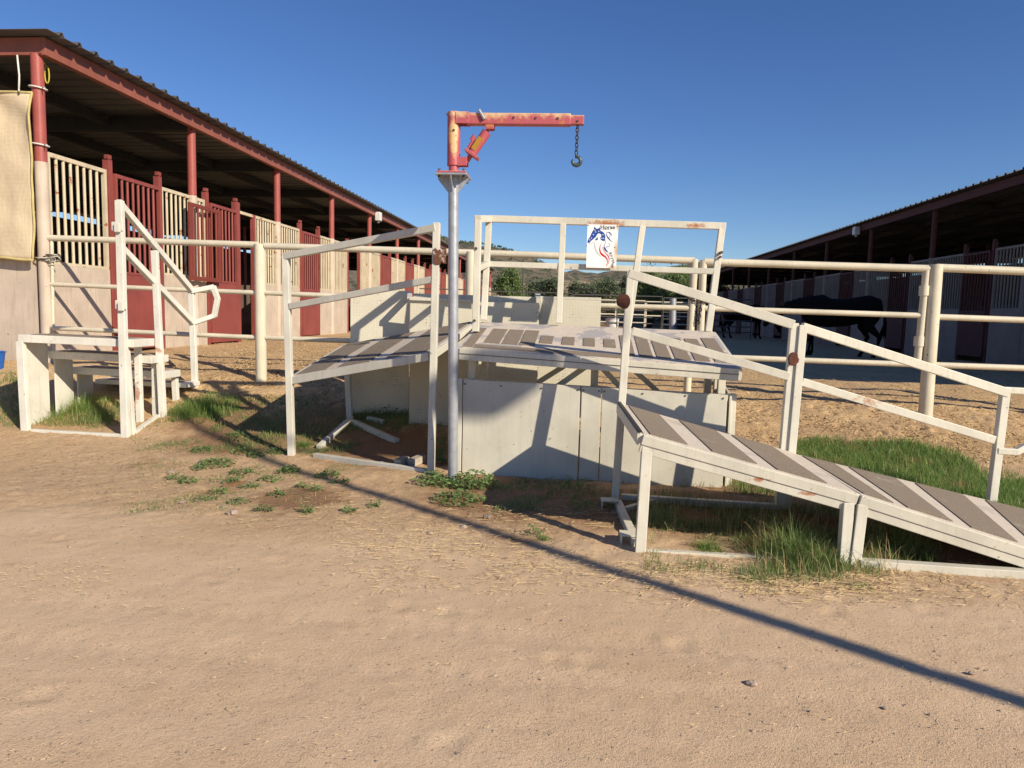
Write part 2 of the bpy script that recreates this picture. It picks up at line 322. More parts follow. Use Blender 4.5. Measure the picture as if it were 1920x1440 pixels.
# ------------------------------------------------------------------ mesh helpers
class MB:
    def __init__(s): s.v = []; s.f = []; s.sm = []
    def add(s, vs, fs, smooth=False):
        o = len(s.v); s.v += [Vector(v) for v in vs]; s.f += [tuple(o + i for i in f) for f in fs]; s.sm += [smooth] * len(fs); return s
    def box(s, a, b):
        x0, y0, z0 = a; x1, y1, z1 = b
        return s.add([(x0,y0,z0),(x1,y0,z0),(x1,y1,z0),(x0,y1,z0),(x0,y0,z1),(x1,y0,z1),(x1,y1,z1),(x0,y1,z1)],
                     [(0,3,2,1),(4,5,6,7),(0,1,5,4),(1,2,6,5),(2,3,7,6),(3,0,4,7)])
    def beam(s, a, b, wd=.05, h=None, ref=(0, 0, 1), e0=0, e1=0):
        a = Vector(a); b = Vector(b); h = wd if h is None else h
        ax = (b - a).normalized(); a = a - ax * e0; b = b + ax * e1
        up = Vector(ref); up = up - ax * up.dot(ax)
        if up.length < 1e-4: up = Vector((0, 1, 0)); up = up - ax * up.dot(ax)
        up.normalize(); sd_ = ax.cross(up)
        q = [sd_ * (i * wd / 2) + up * (j * h / 2) for i, j in ((-1,-1),(1,-1),(1,1),(-1,1))]
        return s.add([a + k for k in q] + [b + k for k in q], [(0,3,2,1),(4,5,6,7),(0,1,5,4),(1,2,6,5),(2,3,7,6),(3,0,4,7)])
    def tube(s, a, b, r0, r1=None, n=16, caps=True):
        a = Vector(a); b = Vector(b); r1 = r0 if r1 is None else r1
        ax = (b - a).normalized(); t = Vector((1, 0, 0)) if abs(ax.x) < .9 else Vector((0, 1, 0))
        u = ax.cross(t).normalized(); v = ax.cross(u)
        vs = [a + (u * math.cos(2*math.pi*i/n) + v * math.sin(2*math.pi*i/n)) * r0 for i in range(n)]
        vs += [b + (u * math.cos(2*math.pi*i/n) + v * math.sin(2*math.pi*i/n)) * r1 for i in range(n)]
        s.add(vs, [(i, n + i, n + (i+1) % n, (i+1) % n) for i in range(n)], True)
        if caps:
            s.add(vs[:n], [tuple(range(n))]); s.add(vs[n:], [tuple(reversed(range(n)))])
        return s
    def path(s, pts, r, n=8, closed=False):
        pts = [Vector(p) for p in pts]; m_ = len(pts); rings = []
        up = Vector((.13, .21, 1)).normalized()
        for i, p in enumerate(pts):
            if closed: t = pts[(i+1) % m_] - pts[i-1]
            else: t = pts[min(i+1, m_-1)] - pts[max(i-1, 0)]
            t.normalize(); u = t.cross(up)
            if u.length < .05: u = t.cross(Vector((1, .3, 0)))
            u.normalize(); v = t.cross(u); rr = r[i] if isinstance(r, (list, tuple)) else r
            rings.append([p + (u * math.cos(2*math.pi*k/n) + v * math.sin(2*math.pi*k/n)) * rr for k in range(n)])
        vs = [q for g in rings for q in g]; fs = []
        for i in range(m_ if closed else m_ - 1):
            a = i * n; b = ((i+1) % m_) * n
            fs += [(a+k, a+(k+1) % n, b+(k+1) % n, b+k) for k in range(n)]
        if not closed: fs += [tuple(reversed(range(n))), tuple((m_-1)*n + k for k in range(n))]
        return s.add(vs, fs, True)
    def slab(s, q, t):                   # quad q (4 points, counter-clockwise from above) given thickness t downwards
        q = [Vector(p) for p in q]; nn = (q[1]-q[0]).cross(q[3]-q[0]).normalized()
        return s.add([p - nn * t for p in q] + q, [(0,3,2,1),(4,5,6,7),(0,1,5,4),(1,2,6,5),(2,3,7,6),(3,0,4,7)])
    def grid(s, f, nu, nv, t):           # bilinear deck surface f(u, v) with thickness t
        top = [f(i / nu, j / nv) for j in range(nv + 1) for i in range(nu + 1)]; n = nu + 1
        nn = (f(1, 0) - f(0, 0)).cross(f(0, 1) - f(0, 0)).normalized(); k = len(top)
        fs = []
        for j in range(nv):
            for i in range(nu): a = j * n + i; fs.append((a, a+1, a+n+1, a+n)); fs.append((k+a, k+a+n, k+a+n+1, k+a+1))
        rim = [i for i in range(n)] + [j * n + nu for j in range(1, nv + 1)] + [nv * n + i for i in range(nu - 1, -1, -1)] + [j * n for j in range(nv - 1, 0, -1)]
        fs += [(rim[i], k + rim[i], k + rim[(i+1) % len(rim)], rim[(i+1) % len(rim)]) for i in range(len(rim))]
        return s.add(top + [p - nn * t for p in top], fs)
    def prism(s, poly, t):               # flat polygon extruded by the vector t
        poly = [Vector(p) for p in poly]; n = len(poly); t = Vector(t)
        return s.add(poly + [p + t for p in poly], [tuple(reversed(range(n))), tuple(range(n, 2*n))] + [(i, (i+1) % n, n + (i+1) % n, n + i) for i in range(n)])
def wl(o):
    v = Vector((0, 0, 0))
    while o: v += o.location; o = o.parent
    return v
def tag(o, label=None, cat=None, group=None, kind=None):
    if label: o['label'] = label
    if cat: o['category'] = cat
    if group: o['group'] = group
    if kind: o['kind'] = kind
    return o
def obj(name, mb, mat, parent=None, bev=0, label=None):
    off = wl(parent) if parent else Vector((0, 0, 0))
    me = bpy.data.meshes.new(name); me.from_pydata([tuple(v - off) for v in mb.v], [], mb.f)
    me.polygons.foreach_set('use_smooth', mb.sm); me.update()
    mats = mat if isinstance(mat, list) else [mat]
    for x in mats: me.materials.append(x)
    o = bpy.data.objects.new(name, me); COL.objects.link(o)
    if parent: o.parent = parent
    if bev:
        b = o.modifiers.new('bevel', 'BEVEL'); b.width = bev; b.segments = 2; b.limit_method = 'ANGLE'; b.angle_limit = R(40)
    if label: o['label'] = label
    return o
def thing(name, loc, label, cat, group=None):
    o = bpy.data.objects.new(name, None); COL.objects.link(o); o.location = loc; o.empty_display_size = .2
    return tag(o, label, cat, group)
def copy_tree(o, parent=None):
    c = o.copy(); COL.objects.link(c)
    if parent: c.parent = parent
    for ch in list(o.children): copy_tree(ch, c)
    return c
# ================================================================== THE STEEL RAMPS
W = .056
def lerp(a, b, t): return a + (b - a) * t
def quadpt(q, u, v, lift=0):             # q = front-left, front-right, back-right, back-left
    p = lerp(lerp(q[0], q[1], u), lerp(q[3], q[2], u), v)
    nn = (q[1]-q[0]).cross(q[3]-q[0]).normalized()
    return p + nn * lift
def gripmesh(q, u0, u1, v0=.03, v1=.97, lift=.004):
    mb = MB()
    mb.grid(lambda a, b: quadpt(q, u0 + (u1-u0)*a, v0 + (v1-v0)*b, .006), 10, 10, .005); return mb
def down(p, extra=.05):
    return Vector((p.x, p.y, T(p.x, p.y) - extra))
FY = Vector((0, 1, 0)); FX = Vector((1, 0, 0))

# rust where the photo shows it
sp_rail = [(at(1140, 420, 6.4), .24, .05), (at(1300, 424, 6.35), .15, .035)]
sp_r = [(at(1650, 755, 4.7), .22, .09), (at(1505, 800, 4.85), .03, .3), (at(1425, 897, 3.9), .09, .022), (at(1515, 925, 3.85), .07, .018), (at(1745, 640, 4.8), .1, .1)]
sp_l = [(at(808, 795, 5.65), .05, .13), (at(535, 525, 6.25), .05, .06), (at(760, 560, 7.2), .06, .06)]
sp_s = [(at(296, 505, 7.4), .06, .12), (at(290, 560, 7.4), .07, .14), (at(296, 660, 7.4), .06, .12), (at(256, 628, 7.1), .09, .03), (at(284, 657, 7.3), .14, .05),
        (at(258, 740, 7.2), .06, .2), (at(318, 688, 7.7), .1, .05), (at(362, 565, 8.0), .05, .12), (at(222, 425, 6.85), .07, .05)]
M['steel_p'] = paint('platform_steel_paint', WHITE, rust=.80, spots=sp_rail)
M['steel_r'] = paint('ramp_steel_paint', WHITE, rust=.80, spots=sp_r)
M['steel_l'] = paint('left_ramp_steel_paint', (.62, .60, .52), rust=.78, spots=sp_l)
M['steel_s'] = paint('steps_steel_paint', (.72, .70, .62), rust=.74, spots=sp_s)
M['panel'] = paint('board_panel_paint', (.62, .59, .50), rust=1, rough=.55, dirt=.35)

# ---------------------------------------------------------------- platform
D_FL, D_FR, D_BR, D_BL = 5.5, 5.2, 6.3, 6.6
q = [at(862, 651, D_FL), at(1385, 690, D_FR), at(1336, 621, D_BR), at(903, 604, D_BL)]
plat = thing('mounting_platform', down((q[0]+q[2])/2, 0), 'cream steel mounting platform with worn grit-striped deck and a tall guard rail', 'platform')
def deckgrid(q, t): return MB().grid(lambda a, b: quadpt(q, a, b), 24, 16, t)
deck = obj('deck', deckgrid(q, .03), M['deck'], plat)
for u0, u1, v0, v1 in ((.008,.045,.03,.72),(.075,.135,.2,.72),(.145,.205,.2,.72),(.213,.27,.2,.72),(.285,.335,.3,.55),(.372,.42,.3,.55),(.455,.50,.3,.55),
                       (.535,.58,.3,.55),(.60,.645,.1,.7),(.662,.71,.1,.7),(.725,.775,.1,.7),(.79,.845,.1,.7),(.86,.912,.1,.7),(.93,.985,.1,.75),(.05,.60,.02,.12)):
    obj('grip_strip', gripmesh(q, u0, u1, v0, v1), M['grip'], deck)
dn = Vector((0, 0, -.035))
fr = MB()
qq = [p + Vector((0, 0, -.050)) for p in q]
for i, j in ((0,1),(1,2),(2,3),(3,0)):
    fr.beam(qq[i], qq[j], .05, .09)
obj('deck_frame', fr, M['steel_p'], plat, .004)
fr = MB(); o2 = Vector((0, -.027, -.047)); fr.beam(q[0] + o2, q[1] + o2, .006, .004); obj('weld_seam', fr, M['bolt'], plat)
zb = -.12
def leg(parent, top, mat, name='leg', w_=W, ref=FY, extra=.05):
    b = down(top, extra); return obj(name, MB().beam(b, top, w_, ref=ref), mat, parent, .004)
pl_legs = [q[0] + Vector((.06, .26, zb + .03)), q[1] + Vector((-.05, .34, zb + .03)), q[3] + Vector((.04, -.03, -.09)), lerp(q[0], q[1], .505) + Vector((0, .52, zb + .04))]
for p in pl_legs: leg(plat, p, M['steel_p'])
leg(plat, at(1328, 694, 6.15), M['steel_p']); leg(plat, at(1346, 694, 6.05), M['steel_p'])
for a_, b_ in (((1109,680,5.9),(1034,732,5.9)),((1068,680,6.3),(994,726,6.3)),((1122,682,5.9),(1178,742,5.9)),((1180,686,6.3),(1240,740,6.3))):
    obj('brace', MB().beam(at(*a_), at(*b_), .045, ref=FY), M['steel_p'], plat, .004)
# guard rail
rt = [at(897, 411, 6.05), at(917, 411, 6.55), at(1354, 425, 6.3)]
ft = [at(892, 622, 6.05), at(907, 600, 6.55), at(1322, 740, 6.05)]
obj('rail_post', MB().beam(ft[0], rt[0], W, ref=FY), M['steel_p'], plat, .004)
obj('rail_post', MB().beam(ft[1], rt[1], W, ref=FY), M['steel_p'], plat, .004)
endp = obj('rail_post', MB().beam(at(1328, 622, 6.3), rt[2], W, ref=FY), M['steel_p'], plat, .004)
for (x0, y0, d0), (x1, y1, d1) in (((1056,420,6.46),(1048,606,6.46)), ((1205,424,6.38),(1178,612,6.38))):
    obj('rail_post', MB().beam(at(x1, y1, d1), at(x0, y0, d0), W * .95, ref=FY), M['steel_p'], plat, .004)
up_ = Vector((0, 0, .004))
obj('top_rail', MB().beam(rt[1] + up_, rt[2] + up_, W + .004, ref=(0, 0, 1), e1=.03), M['steel_p'], plat, .004)
obj('side_rail', MB().beam(rt[0] + up_, rt[1] + up_, W + .004, ref=(0, 0, 1), e0=.03, e1=-.03), M['steel_p'], plat, .004)
obj('middle_rail', MB().beam(at(916, 495, 6.55), at(1340, 509, 6.3), W - .006, ref=(0, 0, 1)), M['steel_p'], plat, .004)
obj('side_rail', MB().beam(at(895, 503, 6.05), at(914, 494, 6.55), W - .006, ref=(0, 0, 1)), M['steel_p'], plat, .004)
for px, py, d in ((893,466,6.02),(890,601,6.02)):
    p = at(px, py, d); obj('bolt', MB().tube(p, p - FY * .03, .011, n=8), M['bolt'], plat)
p = at(1351, 474, 6.27); obj('bolt', MB().tube(p, p - FY * .05, .013, n=8), M['bolt'], plat)
p = at(1350, 482, 6.27); obj('bolt', MB().tube(p, p - FY * .035, .010, n=8), M['rustmetal'], plat)
# skirt boards
def board(x0, x1, yt0, yt1, d0, d1, t=.018, name='skirt_board', mat=None):
    a = at(x0, yt0, d0); b = at(x1, yt1, d1); A = down(a, .04); B = down(b, .04)
    A.x, A.y = a.x, a.y; B.x, B.y = b.x, b.y
    n_ = (b - a).cross(Vector((0, 0, 1))).normalized() * t
    return obj(name, MB().prism([A, B, b, a], -n_), mat or M['panel'], plat, .003)
def dd(x): return 5.58 + (5.35 - 5.58) * (x - 868) / (1365 - 868)
pn = [board(869, 1088, 711, 724, dd(869), dd(1088)), board(1091, 1127.5, 724.5, 727, dd(1091), dd(1127)), board(1129.5, 1364, 727, 741, dd(1129), dd(1364))]
for i, (px, py) in enumerate(((872,720),(939,724),(1015,728),(1084,731),(1094,732),(1123,733),(1133,734),(1205,738),(1285,742),(1356,747),(1115,0))):
    if py:
        p = at(px, py, dd(px)); obj('screw', MB().tube(p + FY * .005, p - FY * .004, .0065, n=8), M['bolt'], pn[0 if px < 1090 else 1 if px < 1128 else 2])
a = at(866, 712, 5.6); b = at(1366, 742, 5.38)
obj('skirt_rail', MB().beam(a + Vector((0, .045, -.02)), b + Vector((0, .045, -.02)), .05, .05, ref=(0,0,1)), M['steel_p'], plat, .004)
leg(plat, at(863, 710, 5.60), M['steel_p'], 'skirt_post', .04); leg(plat, at(1374, 738, 5.45), M['steel_p'], 'skirt_post', .05)
# side board on the right end, lit by the sun
a = at(1366, 742, 5.38) + Vector((.012, .02, 0)); b = a + Vector((.10, .85, .03))
A = down(a, .04); B = down(b, .04)
obj('skirt_board', MB().prism([A, B, b, a], Vector((.018, 0, 0))), M['panel'], plat, .003)

# ---------------------------------------------------------------- sign on the rail
SD = 6.36
s4 = [at(1099, 501.5, SD), at(1155, 503, SD - .02), at(1160, 421.5, SD - .02), at(1101.7, 420.5, SD)]   # BL BR TR TL
def SG(x, y, lift=.0015):                # sign-local: zoom pixels of the photograph's sign
    u = (x - 250) / 350.0; v = (y - 185) / 487.0
    u += v * .0
    p = lerp(lerp(s4[3], s4[2], u), lerp(s4[0], s4[1], u), v)
    return p + sgn * lift
sgn = (s4[1]-s4[0]).cross(s4[3]-s4[0]).normalized()
sign = thing('sign_board', (s4[0]+s4[1])/2, 'white metal sign with blue and red horse head screwed to the platform guard rail', 'sign')
m_, n_, b_ = newmat('white_sign_enamel')
c_ = mix(n_, spotmask(n_, [(SG(590, 470, 0), .03, .13), (SG(590, 200, 0), .02, .06), (SG(560, 660, 0), .06, .02)]), (.82, .80, .77), (.55, .33, .14))
n_.links.new(c_, b_.inputs['Base Color']); b_.inputs['Roughness'].default_value = .35; M['sign'] = m_
obj('plate', MB().slab(s4, .004), M['sign'], sign)
M['sblue'] = simple('sign_blue', (.025, .07, .30), .4, var=.1, bv=0); M['sred'] = simple('sign_red', (.55, .03, .04), .4, var=.1, bv=0)
M['sink'] = simple('sign_ink', (.05, .06, .08), .5, var=0, bv=0); M['sgrey'] = simple('sign_grey_line', (.2, .2, .25), .5, var=0, bv=0)
def flat(polys, lift=.0008):
    mb = MB()
    for pl in polys: mb.prism([SG(x, y, .0002) for x, y in pl], sgn * lift)
    return mb
def stroke(pts, w0, w1, wm=None):        # tapered brush stroke polygon
    n = len(pts); L = []; Rr = []
    for i, (x, y) in enumerate(pts):
        a = pts[max(i-1, 0)]; b = pts[min(i+1, n-1)]; dx, dy = b[0]-a[0], b[1]-a[1]; l = math.hypot(dx, dy) or 1
        t = i / (n - 1); ww = (w0 + (w1-w0) * t) if wm is None else (w0 * (1-t) + w1 * t) * (abs(2*t-1)) + wm * (1 - abs(2*t-1))
        L.append((x - dy/l*ww/2, y + dx/l*ww/2)); Rr.append((x + dy/l*ww/2, y - dx/l*ww/2))
    return [[L[i], L[i+1], Rr[i+1], Rr[i]] for i in range(n-1)]
head = [(256,378),(264,398),(280,392),(302,368),(330,345),(352,322),(362,300),(376,285),(396,287),(410,300),(412,316),(402,332),(404,352),(422,366),(452,372),(458,345),(456,310),(444,282),(425,266),(400,256),(388,214),(372,232),(352,234),(326,208),(324,240),(304,272),(284,322),(262,358)]
obj('horse_emblem', flat([head, [(338,362),(370,322),(374,356),(352,366)]]), M['sblue'], sign)
obj('emblem_star', flat([[(x-7,y),(x,y-7),(x+7,y),(x,y+7)] for x, y in ((320,300),(345,270),(380,262),(300,340),(428,300),(440,340),(335,250),(420,340),(280,360))], .0012), M['sign'], sign)
mane = stroke([(456,282),(480,268),(505,275),(525,295),(535,315)], 3, 2, 12) + stroke([(466,286),(474,310),(490,335),(515,360),(543,380)], 6, 2, 15) + stroke([(500,350),(512,300),(500,285)], 2, 2, 5) \
     + stroke([(468,355),(462,385),(452,415),(446,445)], 3, 6) + stroke([(446,430),(455,455),(475,478),(505,500)], 8, 2, 26) + stroke([(462,455),(485,430),(505,432),(512,440)], 8, 2) + stroke([(495,395),(515,412),(510,432)], 2, 2, 6)
obj('horse_mane', flat(mane), M['sblue'], sign)
red = stroke([(418,395),(402,430),(400,470),(412,505),(438,528),(470,548),(492,575),(497,610),(484,650)], 2, 3, 24) + stroke([(428,435),(440,470),(470,505),(505,540),(516,580),(508,620),(484,655)], 2, 2, 12)
obj('red_ribbon', flat(red), M['sred'], sign)
ln = stroke([(256,390),(285,402),(315,388),(335,385),(335,420),(348,470),(372,510),(410,538)], 3, 2, 4) + stroke([(342,400),(352,455),(380,510),(420,545)], 2, 2)
obj('neck_line', flat(ln), M['sgrey'], sign)
def lettering(txt, org, ux, uy, size, parent, mat, name='lettering'):
    c = bpy.data.curves.new(name, 'FONT'); c.body = txt; c.size = 1; c.extrude = 0.02; c.offset = .004
    o = bpy.data.objects.new(name, c); COL.objects.link(o)
    dg = bpy.context.evaluated_depsgraph_get(); me = bpy.data.meshes.new_from_object(o.evaluated_get(dg))
    mb = MB(); nn = ux.cross(uy).normalized()
    mb.add([org + ux * (v.co.x * size) + uy * (v.co.y * size) + nn * (v.co.z * .03 + .001) for v in me.vertices], [tuple(p.vertices) for p in me.polygons])
    bpy.data.objects.remove(o); bpy.data.meshes.remove(me)
    return obj(name, mb, mat, parent)
ux = (s4[1]-s4[0]).normalized(); uy = (s4[3]-s4[0]).normalized()
lettering('Horse', SG(396, 236), (ux + uy * .02).normalized(), uy, .052, sign, M['sink'])
obj('underline', flat(stroke([(398,232),(420,240),(470,242),(500,240),(524,212)], 2, 2, 4)), M['sink'], sign)
# Rhythm runs down the right edge, turning clockwise
chars = 'Rhythm'; ps = [(502,510,-50),(521,535,-56),(536,559,-66),(545,582,-74),(549,598,-88),(547,622,-106)]
for ch, (x, y, ang) in zip(chars, ps):
    c_, s_ = math.cos(R(ang)), math.sin(R(ang))
    a_ = ux * c_ + uy * s_; b2 = -ux * s_ + uy * c_
    lettering(ch, SG(x, y), a_, b2, .040, sign, M['sink'])
for x, y in ((262,196),(588,202),(245,428),(572,438),(240,660),(562,668)):
    p = SG(x, y, 0); obj('screw', MB().tube(p, p + sgn * .004, .0045, n=8), M['rustmetal'], sign)

# ---------------------------------------------------------------- left ramp
lq = [at(547, 706, 6.25), at(806, 660, 5.67), at(893, 601, 6.75), at(649, 645, 7.35)]
lr = thing('left_ramp', down((lq[0]+lq[2])/2, 0), 'cream steel ramp section left of the hoist pole, sloping up to the right', 'ramp', 'ramp sections around the platform')
dk = obj('deck', deckgrid(lq, .02), M['deck2'], lr)
for u0, u1 in ((.02,.25),(.34,.57),(.68,.97)): obj('grip_strip', gripmesh(lq, u0, u1, .04, .97), M['grip'], dk)
lqq = [p + Vector((0, 0, -.036)) for p in lq]
fr = MB()
for i, j in ((0,1),(1,2),(2,3),(3,0)): fr.beam(lqq[i], lqq[j], .05, .064)
obj('deck_frame', fr, M['steel_l'], lr, .004)
obj('leg', MB().beam(at(547, 860, 6.25), at(536, 476, 6.22), W, ref=FY), M['steel_l'], lr, .004)
obj('leg', MB().beam(at(808, 893, 5.64), at(819, 418, 5.60), W * .96, ref=FY), M['steel_l'], lr, .004)
obj('leg', MB().beam(at(656, 784, 7.33), lqq[3], W, ref=FY), M['steel_l'], lr, .004)
leg(lr, lqq[2], M['steel_l'])
obj('top_rail', MB().beam(at(537, 480, 6.21), at(818, 427, 5.59), .050, .056, ref=(0,0,1), e0=.02), M['steel_l'], lr, .004)
obj('middle_rail', MB().beam(at(541, 575, 6.22), at(812, 524, 5.61), .044, .052, ref=(0,0,1), e0=-.02), M['steel_l'], lr, .004)
for a, b in (((590,862,6.2),(800,889,5.66)), ((598,833,6.45),(660,782,7.3)), ((663,787,7.2),(745,795,6.6)), ((690,786,7.3),(720,797,7.2))):
    pa, pb = at(*a), at(*b); pa.z = T(pa.x, pa.y) + .012; pb.z = T(pb.x, pb.y) + .012
    obj('ground_bar', MB().beam(pa, pb, .05, .05), M['steel_l'], lr, .004)
p = at(822, 480, 5.6)
jag = [(-.035,-.055),(-.01,-.07),(.02,-.066),(.03,-.05),(.055,-.058),(.05,-.02),(.066,.0),(.048,.02),(.06,.045),(.02,.05),(.0,.04),(-.02,.062),(-.036,.035),(-.03,-.01)]
obj('hinge_plate', MB().prism([p + Vector((x_, -.026, z_)) for x_, z_ in reversed(jag)], Vector((0, -.012, 0))), paint('chipped_hinge_paint', (.66,.6,.5), rust=.47, rustcol=(.14,.06,.035)), lr, .002, label='chipped rusty hinge plate')
obj('hinge_knuckle', MB().tube(p + Vector((.045,-.01,-.06)), p + Vector((.045,-.01,.06)), .02, n=12), M['rustmetal'], lr)

# ---------------------------------------------------------------- right ramp, upper section
rq = [at(1207, 813, 3.97), at(1609, 925, 3.82), at(1487, 848, 4.85), at(1166, 757, 5.0)]
rr = thing('upper_ramp', down((rq[0]+rq[2])/2, 0), 'upper half of the right-hand ramp, standing before the platform skirt boards', 'ramp', 'ramp sections around the platform')
dk = obj('deck', deckgrid(rq, .02), M['deck2'], rr)
for u0, u1 in ((.035,.215),(.335,.545),(.64,.87)): obj('grip_strip', gripmesh(rq, u0, u1, .03, .97), M['grip'], dk)
def ramp_edges(qd, parent, mat, sides=(0,1,2,3)):
    nn = (qd[1]-qd[0]).cross(qd[3]-qd[0]).normalized()
    qa = [p - nn * .032 for p in qd]; fr = MB()
    for i in sides: fr.beam(qa[i], qa[(i+1) % 4], .05, .056, ref=nn)
    obj('deck_frame', fr, mat, parent, .004)
    fb = MB(); o_ = -nn * .084 + Vector((0, .006, 0)); fb.beam(qd[0] + o_, qd[1] + o_, .05, .046, ref=nn); obj('side_beam', fb, mat, parent, .004)
    fb = MB(); fb.beam(qd[3] + o_, qd[2] + o_, .045, .046, ref=nn); obj('side_beam', fb, mat, parent, .004)
    return nn
ramp_edges(rq, rr, M['steel_r'])
obj('leg', MB().beam(at(1200, 1036, 3.97), at(1213, 832, 3.985), .058, ref=FY), M['steel_r'], rr, .004)
obj('leg', MB().beam(at(1580, 1062, 3.83), at(1589, 942, 3.83), .056, ref=FY), M['steel_r'], rr, .004)
obj('leg', MB().beam(at(1153, 942, 5.0), at(1183, 508, 5.0), .052, ref=FY), M['steel_r'], rr, .004)
obj('leg', MB().beam(down(at(1464, 880, 4.87)), at(1489, 606, 4.85), .052, ref=FY), M['steel_r'], rr, .004)
obj('top_rail', MB().beam(at(1184, 514, 4.99), at(1488, 609, 4.84), .046, .062, ref=(0,0,1), e0=.02), M['steel_r'], rr, .004)
obj('middle_rail', MB().beam(at(1180, 619, 5.0), at(1480, 706, 4.85), .044, .056, ref=(0,0,1), e0=-.02), M['steel_r'], rr, .004)
a, b = at(1166, 757, 5.0), at(1207, 813, 3.97)
obj('end_plate', MB().beam(a + Vector((-.03, 0, -.03)), b + Vector((-.03, 0, -.03)), .012, .07), M['steel_r'], rr, .002)
obj('rubber_lip', MB().beam(a + Vector((-.02, 0, .012)), b + Vector((-.02, -.01, .012)), .02, .012), M['black'], rr, .002)
def gbar(parent, a, b, mat, w_=.05, h_=.05, lift=.015, name='ground_bar'):
    pa, pb = at(*a), at(*b); pa.z = T(pa.x, pa.y) + lift; pb.z = T(pb.x, pb.y) + lift
    return obj(name, MB().beam(pa, pb, w_, h_), mat, parent, .004)
gbar(rr, (1158,945,4.9), (1192,1022,4.05), M['steel_r'])
gbar(rr, (1165,932,5.05), (1480,950,4.85), M['steel_r'])
gbar(rr, (1172,957,4.75), (1230,930,5.0), M['steel_r'], .04, .03)
gbar(rr, (1205,1030,3.98), (1570,1052,3.86), M['steel_r'], .04, .03, -.006)
for px, py, d in ((1140,946,4.85),(1178,1000,4.12)):
    p = at(px, py, d); p.z = T(p.x, p.y) + .05; mb = MB(); mb.box((p.x-.05,p.y-.05,p.z-.004),(p.x+.07,p.y+.05,p.z+.004)); mb.box((p.x-.045,p.y-.05,p.z-.06),(p.x-.036,p.y+.05,p.z-.004))
    obj('anchor_bracket', mb, M['steel_r'], rr, .002)
p = at(1170, 565, 4.95)
ro = random.Random(3)
pl = [p + Vector((.056 * math.cos(t) * (1 if math.cos(t) < .3 else .8) * ro.uniform(.88, 1.05), -.01, .052 * math.sin(t) * ro.uniform(.9, 1.05))) for t in [i * math.pi / 9 for i in range(18)]]
obj('hinge_plate', MB().prism(pl, Vector((0, -.028, 0))), M['rustmetal'], rr, .005, label='dark rusted round hinge plate')
p = at(1486, 673, 4.81)
pl = [p + Vector((.034 * math.cos(t) * ro.uniform(.8, 1.1), -.01, .05 * math.sin(t) * ro.uniform(.85, 1.05))) for t in [i * math.pi / 8 for i in range(16)]]
obj('hinge_plate', MB().prism(pl, Vector((0, -.02, 0))), M['rustmetal'], rr, .005)

# ---------------------------------------------------------------- right ramp, lower section
e1 = at(2122, 1080, 3.62); e1.z = .03
e2 = at(2010, 1040, 4.7); e2.z = .035
sq = [at(1614, 926, 3.81), e1, e2, at(1491, 851, 4.84)]
sr = thing('lower_ramp', down((sq[0]+sq[2])/2, 0), 'lower half of the right-hand ramp, running down to the dirt at the right edge', 'ramp', 'ramp sections around the platform')
dk = obj('deck', deckgrid(sq, .02), M['deck2'], sr)
for u0, u1 in ((.02,.135),(.19,.36),(.43,.60),(.68,.82)): obj('grip_strip', gripmesh(sq, u0, u1, .03, .97), M['grip'], dk)
ramp_edges(sq, sr, M['steel_r'])
obj('leg', MB().beam(at(1600, 1064, 3.815), at(1615, 945, 3.815), .056, ref=FY), M['steel_r'], sr, .004)
obj('leg', MB().beam(down(at(1478, 880, 4.85)), at(1505, 610, 4.83), .052, ref=FY), M['steel_r'], sr, .004)
obj('leg', MB().beam(at(1857, 953, 4.9), at(1884, 735, 4.88), .052, ref=FY), M['steel_r'], sr, .004)
obj('top_rail', MB().beam(at(1503, 613, 4.83), at(1884, 735, 4.87), .046, .060, ref=(0,0,1), e1=.02), M['steel_r'], sr, .004)
obj('middle_rail', MB().beam(at(1497, 714, 4.84), at(1868, 826, 4.88), .044, .054, ref=(0,0,1), e0=-.02, e1=-.02), M['steel_r'], sr, .004)
lp = [at(1884, 731, 4.87), at(1955, 735, 4.87), at(1990, 775, 4.87), at(1965, 815, 4.87), at(1905, 847, 4.87), at(1872, 845, 4.88)]
mb = MB()
for i in range(5): mb.beam(lp[i], lp[i+1], .042, .044, ref=FY, e0=.012, e1=.012)
obj('end_loop', mb, M['steel_r'], sr, .004)
gbar(sr, (1610,1060,3.8), (2080,1095,3.62), M['steel_r'], .06, .045, .018)

# ---------------------------------------------------------------- mobile steps
st = thing('mounting_steps', down(at(150, 800, 7.3), 0), 'white steel mounting steps with dark treads and a sloping handrail at the left', 'steps')
TR = [(33,250,631,641,6.9,6.85,.36), (90,262,662,671,7.25,7.2,.32), (134,290,692,700,7.6,7.5,.30), (178,330,715,722,7.95,7.85,.30)]
tz = []
for i, (x0, x1, y0, y1, d0, d1, dep) in enumerate(TR):
    a = at(x0, y0 - 4, d0); b = at(x1, y1 - 4, d1)
    if i: b = at(x1, y1 - 4, d1); b = b + (b - a).normalized() * .12
    bk = Vector((-.02, 1, 0)).normalized() * dep
    qd = [a, b, b + bk, a + bk]; tz.append(qd)
    t = obj('tread', MB().slab(qd, .075 if i < 3 else .05), M['steel_s'], st, .005)
    obj('grip_strip', gripmesh(qd, .09, .9, .12, .9), M['grip'], t)
obj('leg', MB().beam(at(49, 815, 6.93), at(39, 640, 6.93), .075, .05, ref=FY), M['steel_s'], st, .005)
obj('leg', MB().beam(at(236, 824, 6.83), at(224, 376, 6.83), .07, .055, ref=FY), M['steel_s'], st, .005)
obj('leg', MB().beam(at(249, 822, 6.90), at(236, 640, 6.90), .05, .05, ref=FY), M['steel_s'], st, .005)
obj('leg', MB().beam(at(263, 801, 7.2), at(258, 640, 7.2), .06, .05, ref=FY), M['steel_s'], st, .005)
